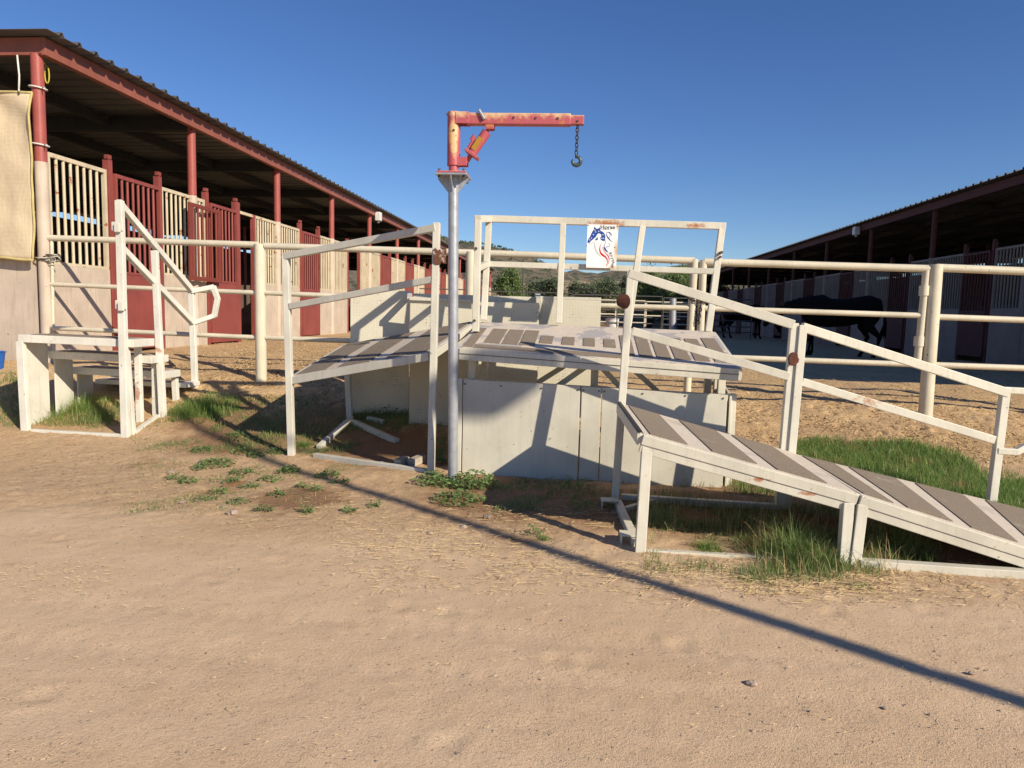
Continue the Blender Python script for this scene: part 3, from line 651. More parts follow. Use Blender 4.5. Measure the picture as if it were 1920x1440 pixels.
obj('leg', MB().beam(at(306, 792, 7.36), at(290, 470, 7.36), .065, .05, ref=FY), M['steel_s'], st, .005)
obj('leg', MB().beam(at(292, 790, 7.42), at(290, 668, 7.42), .05, .05, ref=FY), M['steel_s'], st, .005)
obj('leg', MB().beam(at(331, 762, 7.8), at(327, 700, 7.8), .06, .05, ref=FY), M['steel_s'], st, .005)
obj('leg', MB().beam(at(366, 733, 8.1), at(359, 548, 8.1), .065, .05, ref=FY), M['steel_s'], st, .005)
obj('top_rail', MB().beam(at(221, 378, 6.84), at(361, 546, 8.1), .055, .06), M['steel_s'], st, .005)
obj('middle_rail', MB().beam(at(229, 466, 6.86), at(362, 606, 8.1), .055, .06), M['steel_s'], st, .005)
lp = [at(361, 546, 8.08), at(400, 538, 8.12), at(408, 560, 8.14), at(402, 592, 8.14), at(362, 606, 8.1)]
mb = MB()
for i in range(4): mb.beam(lp[i], lp[i+1], .052, .052, ref=FY, e0=.01, e1=.01)
obj('end_loop', mb, M['steel_s'], st, .005)
for px, py, d in ((222,425,6.80),(229,572,6.80)):
    p = at(px, py, d); mb = MB(); mb.box((p.x-.065,p.y-.012,p.z-.04),(p.x+.05,p.y+.0,p.z+.045)); mb.box((p.x-.02,p.y-.04,p.z-.055),(p.x+.035,p.y-.012,p.z+.03))
    obj('hinge_bracket', mb, M['steel_s'], st, .006)
# stepped side sheet on the left, its inner face in the sun
xL = tz[0][0].x + .01
poly = []
base0 = Vector((tz[0][0].x + .03, tz[0][0].y + .05, 0)); base0.z = T(base0.x, base0.y) - .03
pts = [base0]
for qd in tz[:3]:
    a = qd[0] + Vector((.03, .05, -.077)); b = qd[3] + Vector((.03, .0, -.077)); pts += [a, b]
e_ = pts[-1].copy(); e_.z = T(e_.x, e_.y) - .03
for i in range(3):
    a, b = pts[1 + 2*i], pts[2 + 2*i]; A = Vector((a.x, a.y, T(a.x, a.y) - .03)); B = Vector((b.x, b.y, T(b.x, b.y) - .03))
    if i: A.y += .002; a = a + Vector((0, .002, 0))
    obj('side_sheet', MB().prism([A, B, b, a], Vector((-.015, 0, 0))), M['steel_s'], st, .002)
gbar(st, (60,806,6.92), (236,818,6.83), M['steel_s'], .05, .03, .005)
gbar(st, (250,812,6.9), (300,786,7.4), M['steel_s'], .05, .03, .01)

# ---------------------------------------------------------------- hoist
HB = at(849.5, 905, 5.43); HB.z = T(HB.x, HB.y); HX, HY = HB.x, HB.y
def hz(px, py): p = on(px, py, (0, 1, 0), HY); return p
flz = hz(850, 327).z
ho = thing('swivel_hoist', (HX, HY, HB.z), 'red sun-faded swivel crane arm with chain and hook on a grey galvanised pole', 'hoist')
hp = obj('pole', MB().tube((HX, HY, HB.z - .06), hz(850.3, 328), .0375, n=24), M['galv'], ho)
HX = hz(850.5, 327).x
pole_top = Vector((HX, HY, flz))
fl = MB(); fl.box((HX-.115, HY-.115, flz-.022), (HX+.115, HY+.115, flz-.008)); obj('flange', fl, M['galv'], ho, .003)
fl = MB(); fl.box((HX-.105, HY-.105, flz-.006), (HX+.105, HY+.105, flz+.008)); obj('base_plate', fl, M['jib'], ho, .003)
for sx, sy in ((1,1),(1,-1),(-1,1),(-1,-1)):
    x, y = HX + sx * .088, HY + sy * .088
    obj('bolt', MB().tube((x, y, flz-.05), (x, y, flz+.024), .009, n=6), M['bolt'], ho)
for sx, sy in ((1,0),(-1,0),(0,1),(0,-1)):
    d_ = Vector((sx, sy, 0)); t_ = Vector((-sy, sx, 0)) * .006
    pl = [pole_top + d_*.034 + Vector((0,0,-.024)), pole_top + d_*.112 + Vector((0,0,-.024)), pole_top + d_*.108 + Vector((0,0,-.045)), pole_top + d_*.034 + Vector((0,0,-.135))]
    obj('gusset', MB().prism([p - t_*.5 for p in pl], t_), M['galv'], ho)
MT, MBo = hz(851.2, 211), hz(850.5, 311)
obj('neck', MB().tube((HX, HY, flz+.006), MBo + Vector((0,0,.01)), .036, n=24), M['jib'], ho)
mast = obj('mast', MB().tube(MBo, MT, .047, n=28), M['jib'], ho)
ya = HY - .0
AX = (hz(1070, 225) - hz(870, 224)).normalized()
c0 = hz(866, 224)
obj('arm', MB().beam(hz(876, 224), hz(1070, 225.5), .075, .078, ref=(0,0,1)), M['jib'], ho, .005)
obj('arm_extension', MB().beam(hz(1060, 226.0), hz(1095, 226.3), .060, .062, ref=(0,0,1)), M['jib'], ho, .004)
a_, b2 = hz(856, 223), hz(881, 223.5)
for s_ in (-1, 1): obj('bracket', MB().beam(a_ + Vector((0, s_*.045, 0)), b2 + Vector((0, s_*.045, 0)), .008, .082, ref=(0,0,1)), M['jib'], ho, .002)
p = hz(905, 218); obj('pin', MB().tube(p + Vector((-.02,-.045,.03)), p + Vector((.02,-.05,-.035)), .012, n=10), M['galv'], ho)
for px, py in ((964,223),(1005,224),(1046,224.5),(870,224),(1083,229)):
    p = hz(px, py) - Vector((0, .038 if px < 1075 else .031, 0)); obj('bolt', MB().tube(p, p - FY*.006, .008, n=8), M['bolt'], ho)
for px, py in ((853,247),(843,247),(841,218)):
    p = hz(px, py) - Vector((0, .043, 0)); obj('bolt', MB().tube(p, p - FY*.01, .008, n=8), M['bolt'], ho)
# jack
jb, jt = hz(874, 304), hz(917, 241); jax = (jt - jb).normalized(); jn = jax.cross(Vector((0,1,0))).normalized()
for s_ in (-1, 1): obj('bracket', MB().beam(hz(858, 304) + Vector((0, s_*.03, 0)), hz(877, 304) + Vector((0, s_*.03, 0)), .008, .062, ref=(0,0,1)), M['jib'], ho, .003)
for s_ in (-1, 1): obj('bracket', MB().beam(hz(910, 238) + Vector((0, s_*.028, 0)), hz(927, 238) + Vector((0, s_*.028, 0)), .008, .045, ref=(0,0,1)), M['jib'], ho, .003)
jk = MB(); L_ = (jt - jb).length
jk.tube(jb, jb + jax * L_ * .22, .018, n=14); jk.tube(jb + jax * L_ * .27, jb + jax * L_ * .9, .034, n=20); jk.tube(jb + jax * L_ * .9, jt, .014, n=12)
jack = obj('jack', jk, M['jib'], ho)
bp = MB(); c_ = jb + jax * L_ * .235; bp.beam(c_ - jn * .058, c_ + jn * .05, .10, .022, ref=jax); obj('jack_base', bp, M['jib'], jack, .004)
bp = MB(); c_ = jb + jax * L_ * .3 + jn * .045; bp.tube(c_, c_ + jax * .085, .012, n=10); bp.tube(c_ + jax * .06 + jn * .012, c_ + jax * .1 + jn*.014, .016, n=12); bp.beam(c_ + jax*.02, c_ + jax*.06 - jn*.02, .012); obj('pump_socket', bp, M['jib'], jack)
bp = MB(); c_ = jb + jax * L_ * .52 - FY * .0325 + jn*.004; bp.beam(c_ - jax * .05, c_ + jax * .05, .036, .006, ref=FY); obj('rating_plate', bp, simple('yellowed_sticker', (.45, .24, .03), .6), jack)
# chain and hook
def link(c, along, side, lx=.019, wx=.0095, r=.0042):
    pts = []
    for k in range(12):
        t = 2 * math.pi * k / 12; pts.append(c + along * (math.cos(t) * lx) + side * (math.sin(t) * wx))
    return MB().path(pts, r, 6, closed=True)
ct, cb = hz(1083, 233) , hz(1080.5, 290)
al = (cb - ct).normalized(); s1 = al.cross(FY).normalized()
nl = 8; step = (cb - ct).length / nl
for i in range(nl):
    sdv = s1 if i % 2 else (FY * .8 + s1 * .5).normalized()
    obj('chain_link', link(ct + al * step * (i + .5), al, sdv, step * .60), M['chain'], ho)
hc = hz(1081, 302); hr = .030
pts = [cb + Vector((0, 0, .004)), cb - Vector((0, 0, .016))] ; rr_ = [.008, .010]
for k in range(12):
    t = R(112 - k * 29); pts.append(hc + Vector((hr * math.cos(t), 0, hr * math.sin(t)))); rr_.append(.0095 + .006 * math.sin(math.pi * k / 11))
rr_[-1] = .004
obj('hook', MB().path(pts, rr_, 10), M['hook'], ho)

# ================================================================== PIPE FENCES
FN, FC = (.0507, 1, 0), .0507 * 3.52 + 7.57
def fp(px, py): return on(px, py, FN, FC)
def fence(name, label, cat, rails, posts, group='pipe fence runs'):
    p0 = fp(*posts[-1][:2]) if posts else fp(*rails[0][0]); th = thing(name, down(p0, 0), label, cat, group)
    for i, (a, b, r) in enumerate(rails): obj('rail', MB().tube(fp(*a), fp(*b), r, n=18), M['pipe'], th)
    for px, py, bx, by, r in posts:
        t = fp(px, py); b = fp(bx, by); b.z = min(b.z, T(b.x, b.y)) - .06
        obj('post', MB().tube(b, t, r, n=20), M['pipe'], th)
    return th
fence('pipe_fence', 'cream three-rail pipe fence from the barn corner post to the left ramp', 'fence',
      [((86,446),(484,459),.036), ((94,533),(484,549),.027), ((96,615),(484,633),.027), ((497,461),(884,474),.037), ((497,549),(884,566),.028), ((497,633),(884,648),.028)],
      [(97,452,99,645,.02), (487,458,490,706,.062), (883,472,880,700,.055)])
fence('pipe_fence', 'cream pipe fence behind the platform guard rail, ending in a chained post', 'fence',
      [((884,474),(1302,489),.037), ((884,566),(1297,578),.028), ((884,648),(1292,662),.028)], [(1302,486,1288,735,.040)])
g_ = fence('pipe_gate', 'wide cream pipe gate in front of the shaded right barn', 'gate',
      [((1320,491),(1742,504),.038), ((1316,578),(1735,592),.028), ((1312,668),(1728,684),.028)], [])
obj('gate_post', MB().tube(fp(1310, 700), fp(1319, 488), .038, n=18), M['pipe'], g_)
obj('gate_post', MB().tube(fp(1719, 690), fp(1738, 500), .036, n=18), M['pipe'], g_)
for px, py in ((1733,545),(1723,640)):
    p = fp(px, py); obj('hinge', MB().tube(p - Vector((0,0,.05)), p + Vector((0,0,.05)), .048, n=18), M['pipe'], g_)
fence('pipe_fence', 'cream pipe fence and thick hinge post at the right edge beyond the gate', 'fence',
      [((1756,502),(2300,524),.040), ((1750,594),(2300,614),.030), ((1745,684),(2300,704),.030)], [(1755,496,1735,778,.066), (2200,505,2190,760,.06)])
# gate chain
ch = thing('gate_chain', fp(1312, 560), 'short dark chain tying the pipe gate to the fence post behind the platform', 'chain')
def run(a, b, sag, n):
    return [lerp(a, b, i / n) + Vector((0, -.05, -sag * 4 * (i/n) * (1 - i/n))) for i in range(n + 1)]
pts = run(fp(1288, 558), fp(1345, 556), .05, 9) ; pts2 = run(fp(1313, 572), fp(1307, 607), 0, 6)
for P_ in (pts, pts2):
    for i in range(len(P_) - 1):
        al = (P_[i+1] - P_[i]); l_ = al.length; al.normalize(); s1 = al.cross(FY).normalized() if i % 2 else FY
        obj('chain_link', link((P_[i] + P_[i+1]) / 2, al, s1, l_ * .62, .014, .006), M['chain'], ch)

# ================================================================== TREAD-PLATE BOX behind the platform
bx = thing('plate_enclosure', down(at(760, 780, 7.3), 0), 'cream tread-plate enclosure of upright panels standing between the left ramp and the pipe fence', 'enclosure')
def plate(x0, y0, d0, x1, y1, d1, name='plate_panel', mat=None, bottom=None):
    a, b = at(x0, y0, d0), at(x1, y1, d1)
    if bottom: A = a - Vector((0,0,bottom)); B = b - Vector((0,0,bottom))
    else: A = down(a); B = down(b)
    n_ = (b - a).cross(Vector((0, 0, 1))).normalized() * .012
    return obj(name, MB().prism([A, B, b, a], -n_), mat or M['tread'], bx, .002)
plate(657, 549, 7.35, 768, 549, 7.35)
plate(769, 562, 7.05, 884, 567, 7.0)
plate(887, 566, 7.05, 1011, 568, 7.0)
plate(1012, 561, 7.18, 1127, 564, 7.1)
plate(775, 550, 7.42, 1011, 557, 7.38, 'back_sheet', M['steel_p'])
def bar3(a, b, w_=.05, name='top_rail', h=None): obj(name, MB().beam(at(*a), at(*b), w_, h), M['steel_p'], bx, .003)
bar3((768,560,7.03), (884,564,6.98), .03); bar3((1012,558,7.2), (1127,561,7.12), .03); bar3((657,548,7.37), (768,547,7.37), .02)
bar3((768,552,7.4), (768,562,7.05), .05, 'side_rail'); bar3((1008,555,7.4), (1010,565,7.05), .05, 'side_rail')
# ================================================================== BARNS
def barn(side, wx, y0, nb, bay, zbase, ztop, zeave, label, layout, matp, depth=11.0, over=0.0):
    # side +1: stall fronts face +x (left barn); -1: face -x (right barn)
    s = side; red, cream, bar = matp
    th = thing('horse_barn', (wx, y0, zbase), label, 'barn', 'open-sided horse barns')
    L = nb * bay; zg = ztop - 1.32
    X = lambda o: wx + s * o                    # o > 0 towards the alley
    # roof: ribbed sheet, ribs run across the building
    mb = MB(); pitch = .30; n = int((L + over) / pitch) + 3; ya = y0 - .25 - over
    pr = []
    for i in range(n):
        y = ya + i * pitch
        pr += [(y, 0), (y + .19, 0), (y + .215, .042), (y + .255, .042), (y + .28, 0)]
    xs = [.33, -depth - .3]; zr = [zeave + .212, zeave + .212 + .001 * depth]
    vs = [(X(xs[k]), y, zr[k] + h) for k in (0, 1) for y, h in pr]; m_ = len(pr)
    fs = [(i, i + 1, m_ + i + 1, m_ + i) for i in range(m_ - 1)]
    mb.add(vs, fs); ro_ = obj('roof', mb, M['roof'], th)
    so_ = ro_.modifiers.new('thick', 'SOLIDIFY'); so_.thickness = .006
    # fascia channels
    mb = MB(); mb.box((X(.10), y0 - .05 - over, zeave), (X(.145), y0 + L + .2, zeave + .195)); mb.box((X(.06), y0 - .05, zeave - .001), (X(.0999), y0 + L + .2, zeave + .02)); obj('fascia', mb, red['f'], th, .004)
    mb = MB(); mb.box((min(X(.0999), X(-depth)), y0 - .05, zeave), (max(X(.0999), X(-depth)), y0 + .0, zeave + .195)); obj('fascia', mb, red['f'], th, .004)
    # purlins and cross beams
    for o in (-1.35, -2.8, -4.3, -6.0, -7.8, -9.6):
        mb = MB(); mb.box((min(X(o), X(o - .09)), y0 + .05, zeave + .05 - .03*0), (max(X(o), X(o - .09)), y0 + L, zeave + .19)); obj('purlin', mb, M['beam'], th)
    for k in range(nb + 1):
        y = y0 + k * bay
        if k:
            mb = MB(); mb.box((min(X(.05), X(-depth)), y - .06, zeave - .02), (max(X(.05), X(-depth)), y + .06, zeave + .18)); obj('cross_beam', mb, M['beam'], th)
        r = .068 if k < 7 else .06
        pz = ztop - .14 if k == 0 else ztop + .01
        po = obj('post', MB().tube((wx, y, pz), (wx, y, zeave + .02), r, n=20 if k < 5 else 10), red['p'], th)
        obj('post_sleeve', MB().tube((wx, y, zbase - .15), (wx, y, pz), r + .004, n=20 if k < 5 else 10), cream, po)
        for xx in (-depth / 2, -depth + .2):
            obj('post', MB().tube((X(xx), y, zbase - .1), (X(xx), y, zeave + .1), .06, n=8), red['p'], th)
        # stall partition
        if 0 < k < 9:
            mb = MB(); mb.box((min(X(-.12), X(-depth/2)), y - .015, zbase - .1), (max(X(-.12), X(-depth/2)), y + .015, zg)); obj('partition', mb, M['part'], th)
    mb = MB(); mb.box((min(X(-depth/2-.02), X(-depth/2+.02)), y0 + .1, zbase - .1), (max(X(-depth/2-.02), X(-depth/2+.02)), y0 + L, zg + .35)); obj('centre_wall', mb, M['part'], th)
    mb = MB(); mb.box((min(X(-depth), X(-depth+.04)), y0 + .1, zbase - .1), (max(X(-depth), X(-depth+.04)), y0 + L, zeave - .02)); obj('rear_wall', mb, M['part'], th)
    def rails(mb, ya_, yb_, x_, z0, z1, w_=.05):
        mb.box((x_ - .025, ya_, z1 - w_), (x_ + .025, yb_, z1)); mb.box((x_ - .02, ya_, z0), (x_ + .02, yb_, z0 + .035))
        mb.box((x_ - .024, ya_, z0 + .0351), (x_ + .024, ya_ + .045, z1 - w_ - .0001)); mb.box((x_ - .024, yb_ - .045, z0 + .0351), (x_ + .024, yb_, z1 - w_ - .0001))
    def grille(ya_, yb_, x_, z0, z1, mat, parent, k, name='bar_grille', sp=.118):
        mb = MB(); rails(mb, ya_, yb_, x_, z0, z1)
        nb_ = max(1, int(round((yb_ - ya_ - .09) / sp)) - 1)
        for i in range(nb_):
            y = ya_ + .045 + (yb_ - ya_ - .09) * (i + 1) / (nb_ + 1)
            mb.tube((x_, y, z0 + .03), (x_, y, z1 - .04), .019, n=10 if k < 3 else 6, caps=False)
        return obj(name, mb, mat, parent)
    for k in range(nb):
        yb0 = y0 + k * bay; segs = layout(k)
        for typ, f0, f1 in segs:
            ya_, yb_ = yb0 + f0 * bay, yb0 + f1 * bay
            if f0 == 0: ya_ += .075
            if f1 == 1: yb_ -= .075
            if typ == 'w':
                g = grille(ya_, yb_, X(.0), zg + .002, ztop, bar, th, k)
                mb = MB(); mb.box((X(0) - .03, ya_, zbase - .12), (X(0) + .03, yb_, zg)); pnl = obj('stall_panel', mb, cream, th)
            elif typ in 'ds':
                dx = .055 if typ == 'd' else .11
                mb = MB()
                for yy in (ya_, yb_ - .08): mb.box((X(0) - .045, yy, zbase - .1), (X(0) + .045, yy + .08, ztop + .14)); mb.box((X(.02) - .03, yy - .015, ztop + .145), (X(.02) + .03, yy + .06, ztop + .20))
                if typ == 'd': obj('door_frame', mb, red['d'], th, .003)
                x_ = X(dx); mb = MB(); mb.box((x_ - .022, ya_ + .085, zbase + .03), (x_ + .022, yb_ - .085, zg - .05))
                dr = obj('stall_door', mb, red['d'], th, .003)
                if k < 6:
                    lt = MB(); lt.box((min(X(dx + .022), X(dx + .05)), ya_ + .10, zg - .30), (max(X(dx + .022), X(dx + .05)), ya_ + .26, zg - .27)); obj('latch', lt, M['bolt'], dr, .003)
                grille(ya_ + .085, yb_ - .085, x_, zg - .045, ztop - .03, red['d'], dr, k, 'door_grille')
            elif typ == 'o':
                mb = MB()
                for yy in (ya_, yb_ - .07): mb.box((X(0) - .04, yy, zbase - .1), (X(0) + .04, yy + .07, ztop + .14 if yy == ya_ else ztop))
                obj('door_frame', mb, red['d'], th, .003)
                mb = MB(); mb.box((X(0) - .025, ya_ + .071, ztop - .05), (X(0) + .025, yb_ - .071, ztop)); obj('door_lintel', mb, bar, th)
            elif typ == 'f':                     # a feed door swung out of the grille
                grille(ya_, yb_, X(.13), zg - .05, ztop - .02, M['red2'], th, k, 'feed_door', .105)
    return th
M['red2'] = paint('brown_red_paint', (.20, .045, .03), rust=.8, rough=.5, dirt=.8)
M['part'] = simple('stall_interior_boards', (.22, .16, .12), .85, 0, .35, 3, .2)
def layL2(k):
    if k == 1: return [('w', 0, .105), ('d', .11, .45), ('o', .455, .67), ('w', .675, 1)]
    if k in (3, 8): return [('w', 0, .36), ('o', .365, .70), ('w', .705, 1)]
    return [('w', 0, .345), ('d', .35, .72), ('w', .725, 1)]
LX = -6.34; LY = 8.07
ZB = on(88, 670, (1,0,0), LX).z; ZT = on(88, 285, (1,0,0), LX).z; ZE = on(92, 106, (1,0,0), LX + .145).z
lb = barn(1, LX, LY, 13, 3.33, ZB, ZT, ZE, 'long red and cream horse barn in full sun on the left', layL2,
     ({'f': M['fascia'], 'p': M['redpost'], 'd': M['red']}, M['wall'], M['barcream']))
# feed door swung out on the second stall
mb = MB(); ya_, yb_ = LY + 2.95, LY + 3.95; zg = ZT - 1.32
mb.box((LX + .13, ya_, ZT - .2), (LX + .165, yb_, ZT - .14)); mb.box((LX + .13, ya_, zg - .05), (LX + .165, yb_, zg + .02))
for yy in (ya_, yb_ - .09): mb.box((LX + .131, yy, zg + .0201), (LX + .164, yy + .09, ZT - .2001))
for i in range(6): y = ya_ + .13 + i * .145; mb.tube((LX + .148, y, zg), (LX + .148, y, ZT - .15), .018, n=8, caps=False)
obj('feed_door', mb, M['red2'], lb, .003)
# gable wall by the cloth
mb = MB(); x1 = LX - .10; mb.box((LX - 5.5, LY - .01, ZB - .2), (x1, LY + .03, at(60, 487, 8.6).z)); obj('gable_wall', mb, M['wall'], lb, .004)
RB = at(1700, 657, 19.3).z; RT = at(1700, 491, 19.3).z
def layR(k): return [('w', 0, .28), ('d', .285, .60), ('w', .605, 1)]
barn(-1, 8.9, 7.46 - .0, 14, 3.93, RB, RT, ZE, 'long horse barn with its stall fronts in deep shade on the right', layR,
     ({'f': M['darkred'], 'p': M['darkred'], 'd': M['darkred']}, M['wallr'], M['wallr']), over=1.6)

# shade cloth tied to the corner post
yc = LY - .10; zc0, zc1 = on(60, 172, (0,1,0), yc).z, on(60, 486, (0,1,0), yc).z; xc1 = on(66, 485, (0,1,0), yc).x; xc0 = on(56, 172, (0,1,0), yc).x
cl = thing('shade_cloth', (xc1 - 1, yc, zc1), 'tan shade cloth with yellow hem hung on the gable end beside the corner post', 'shade cloth')
mb = MB(); nx, nz = 60, 40; vs = []; fs = []
for j in range(nz + 1):
    for i in range(nx + 1):
        x = xc1 + (xc0 - xc1) * j / nz - 3.2 * i / nx; z = zc1 + (zc0 - zc1) * j / nz
        e = .055 * noise.noise(Vector((x * 1.6, z * 1.2, 3))) + .02 * math.sin((x + z) * 7 + 3 * noise.noise(Vector((x, z, 1)))) * math.exp(-abs(z - zc0) * 1.2) + .024 * noise.noise(Vector((x * 5, z * 3, 9))) + .02 * math.sin(z * 3 + x * 2)
        if i == 0: x += .006 * math.sin(z * 9)
        vs.append((x, yc + e, z + (.012 * math.sin(x * 9) if j == 0 else 0)))
for j in range(nz):
    for i in range(nx): a = j * (nx + 1) + i; fs.append((a, a + 1, a + nx + 2, a + nx + 1))
mb.add(vs, fs, True); o = obj('cloth', mb, M['cloth'], cl); k_ = o.modifiers.new('t', 'SOLIDIFY'); k_.thickness = .004
hm = MB()
hm.path([Vector(vs[j * (nx + 1)]) + Vector((-.008, -.006, 0)) for j in range(nz + 1)], .014, 6)
hm.path([Vector(vs[i]) + Vector((0, -.006, 0)) for i in range(nx + 1)], .016, 6); hm.path([Vector(vs[nz * (nx + 1) + i]) + Vector((0, -.006, 0)) for i in range(nx + 1)], .014, 6)
obj('hem', hm, M['hem'], cl)
for z_ in (at(75, 174, 8.5).z, at(78, 276, 8.5).z):
    pts = [(LX + .09 * math.cos(t), LY + .09 * math.sin(t), z_ - .012 * math.cos(t)) for t in [i * math.pi / 8 for i in range(16)]]
    s_ = MB().path(pts, .009, 6, closed=True); s_.path([(LX + .08, LY - .04, z_), (LX + .16, LY - .09, z_ - .02)], [.009, .003], 6)
    tag(obj('cable_tie', s_, M['strap']), 'white cable tie round the red part of the corner post, ' + ('upper one' if z_ > 3.4 else 'lower one'), 'cable tie', 'cable ties on the corner post')
s_ = MB().path([(LX - .16, LY - .1, ZE - .02), (LX - .13, LY - .12, ZE - .25), (LX - .15, LY - .11, ZE - .45), (LX - .14, LY - .12, zc0 + .02)], .010, 6)
tag(obj('tie_cord', s_, M['strap']), 'white cord hanging from the gable beam down to the shade cloth corner', 'cord')
p = at(88, 140, 8.45)
s_ = MB().path([p + Vector((.028 * math.cos(t), 0, .10 * math.sin(t) - .0)) for t in [i * math.pi / 8 for i in range(16)]], .008, 6, closed=True)
s_.path([p + Vector((0, 0, .09)), p + Vector((-.06, 0, .19))], .007, 6)
tag(obj('rope_loop', s_, M['rope']), 'small yellow rope loop hanging beside the top of the corner post', 'rope')
# knotted white rope at rail height
kn = MB(); rk = random.Random(5); c_ = at(93, 484, 8.45)
for k in range(7):
    pp = [c_ + Vector((rk.uniform(-.13, .13), rk.uniform(-.03, .03), rk.uniform(-.05, .05))) for _ in range(5)]
    kn.path(pp, .006, 5)
kn.path([(LX + .095 * math.cos(t), LY + .095 * math.sin(t), c_.z) for t in [i * math.pi / 8 for i in range(16)]], .008, 6, closed=True)
tag(obj('knotted_rope', kn, simple('frayed_rope', (.5, .46, .38), .9)), 'frayed knotted rope tied round the cream corner post at rail height', 'rope')
# little lamps on the fascias
for px, py, x_, s, lab in ((705, 406, LX + .15, 1, 'small white security light on the sunlit red fascia of the left barn'), (1610, 433, 8.9 - .16, -1, 'small grey security light on the shaded fascia of the right barn')):
    p = on(px, py, (1, 0, 0), x_); t = thing('security_light', p, lab, 'light', 'security lights on the barns')
    mb = MB(); mb.box((p.x - .005 if s > 0 else p.x - .16, p.y - .11, p.z - .13), (p.x + .16 if s > 0 else p.x + .005, p.y + .11, p.z + .13)); obj('housing', mb, M['whitep'], t, .02)
    mb = MB(); mb.tube((p.x + s * .07, p.y, p.z - .13), (p.x + s * .07, p.y, p.z - .19), .05, .03, 12); obj('lens', mb, M['galv'], t)
# ================================================================== GROUND
def struct(name, mb, mat):
    return tag(obj(name, mb, mat), kind='structure')
def axis(a, b, fine0, fine1, sf, sc):
    xs = [a]; x = a
    while x < b:
        if fine0 <= x < fine1: st_ = sf
        else:
            dd_ = min(abs(x - fine0), abs(x - fine1)); st_ = min(sc, sf + dd_ * .12)
        x += st_; xs.append(x)
    return xs
def groundmesh():
    xs = axis(-700, 700, -5.2, 5.2, .028, 60); ys = axis(-40, 900, 1.6, 8.2, .028, 60)
    rp = random.Random(77); pr_ = {}
    for _ in range(150):                   # hoof prints, some in the lane, most in the softer footing
        hx, hy = (rp.uniform(-4.5, 4.5), rp.uniform(1.8, 4.6)) if rp.random() < .3 else (rp.uniform(-4.5, 5), rp.uniform(6.8, 8.1))
        a_ = rp.uniform(0, 6.283); dp = .006 if hy < 5 else .022
        for i_ in range(int(hx * 5) - 1, int(hx * 5) + 2):
            for j_ in range(int(hy * 5) - 1, int(hy * 5) + 2): pr_.setdefault((i_, j_), []).append((hx, hy, a_, dp))
    vs = []
    for y in ys:
        for x in xs:
            z = T(x, y)
            if -9 < x < 9 and 0 < y < 14:
                v = Vector((x, y, 0))
                k = .2 if y < 4 else (1.0 if y < 6.6 else 1.9)
                z += .012 * k * noise.noise(v * 2.3) + .007 * k * noise.noise(v * 6 + Vector((5, 1, 0)))
                if -5.2 < x < 5.2 and y < 8.2: z += (.0025 + .005 * (k > .5)) * noise.noise(v * 17) + .0022 * noise.noise(v * 37)
                for hx, hy, a_, dp in pr_.get((int(x * 5), int(y * 5)), ()):
                    dx_, dy_ = x - hx, y - hy; r_ = math.hypot(dx_, dy_)
                    if r_ < .12: z += dp * (-math.exp(-(r_ / .045) ** 2) + .55 * math.exp(-((r_ - .075) / .02) ** 2))
                for ty in (2.35, 2.72, 3.62):      # faint wheel ruts along the lane
                    yy_ = y - ty - .10 * math.sin(x * .35 + ty); z -= .004 * math.exp(-(yy_ / .08) ** 2) * (1 + .5 * math.sin(x * 60 + yy_ * 30) * (abs(yy_) < .07))
                # scoured edge and berm in front of the ramps
                z += .022 * math.exp(-((y - 3.86 - .1 * math.sin(x * 1.7)) / .10) ** 2) * (x > .1) * noise.noise(v * 4 + Vector((9, 9, 9)))
            vs.append((x, y, z))
    nx = len(xs); fs = [(j*nx+i, j*nx+i+1, (j+1)*nx+i+1, (j+1)*nx+i) for j in range(len(ys)-1) for i in range(nx-1)]
    return MB().add(vs, fs, True)
struct('ground', groundmesh(), M['ground'])

# ================================================================== HILLS
def hillm():
    m, n, b = newmat('scrub_hillside')
    c = mix(n, ramp(n, nnoise(n, .012, 6, .6), [(.4, 0), (.6, 1)]), (.155, .125, .085), (.22, .165, .11))
    c = mix(n, ramp(n, nnoise(n, .11, 6, .75), [(.48, 0), (.54, 1)]), c, (.055, .065, .035))
    n.links.new(c, b.inputs['Base Color']); b.inputs['Roughness'].default_value = 1
    bump(n, b, nnoise(n, .12, 6, .8), .9, 3.0); return m
M['hill'] = hillm()
def ridge(name, D, pts, depth, nseg=140, rgh=2.5):
    # pts: ridge line; slopes fall towards and away from the viewer
    P = [at(px, py, D) for px, py in pts]; vs = []; rows = 14
    for i in range(nseg + 1):
        t = i / nseg * (len(P) - 1); k = min(int(t), len(P) - 2); p = lerp(P[k], P[k+1], t - k)
        for j in range(-rows, rows + 1):
            u = j / rows; y = p.y + u * depth
            h = (p.z - .3) * (1 - abs(u) ** 1.25)
            h += rgh * noise.noise(Vector((p.x * .03, y * .03, D))) * (1 - abs(u)) + rgh * .5 * noise.noise(Vector((p.x * .1, y * .1, D))) * (1 - abs(u)) * 1.0
            if j == 0: h += rgh * .22 * abs(noise.noise(Vector((p.x * .5, 3, D))))
            vs.append((p.x, y, .3 + h if abs(u) < 1 else -2))
    nr = 2 * rows + 1
    fs = [(i*nr+j, (i+1)*nr+j, (i+1)*nr+j+1, i*nr+j+1) for i in range(nseg) for j in range(nr-1)]
    return struct(name, MB().add(vs, fs, True), M['hill'])
ridge('hill', 420, [(560,500),(680,452),(740,434),(790,436),(823,440),(848,452),(886,455),(928,460),(976,473),(1010,489),(1045,502),(1085,520),(1130,560)], 170)
ridge('hill', 700, [(960,560),(1040,512),(1080,507),(1120,512),(1150,507),(1180,498),(1240,502),(1290,496),(1320,487),(1345,488),(1390,492),(1450,500),(1600,530)], 200, rgh=2)
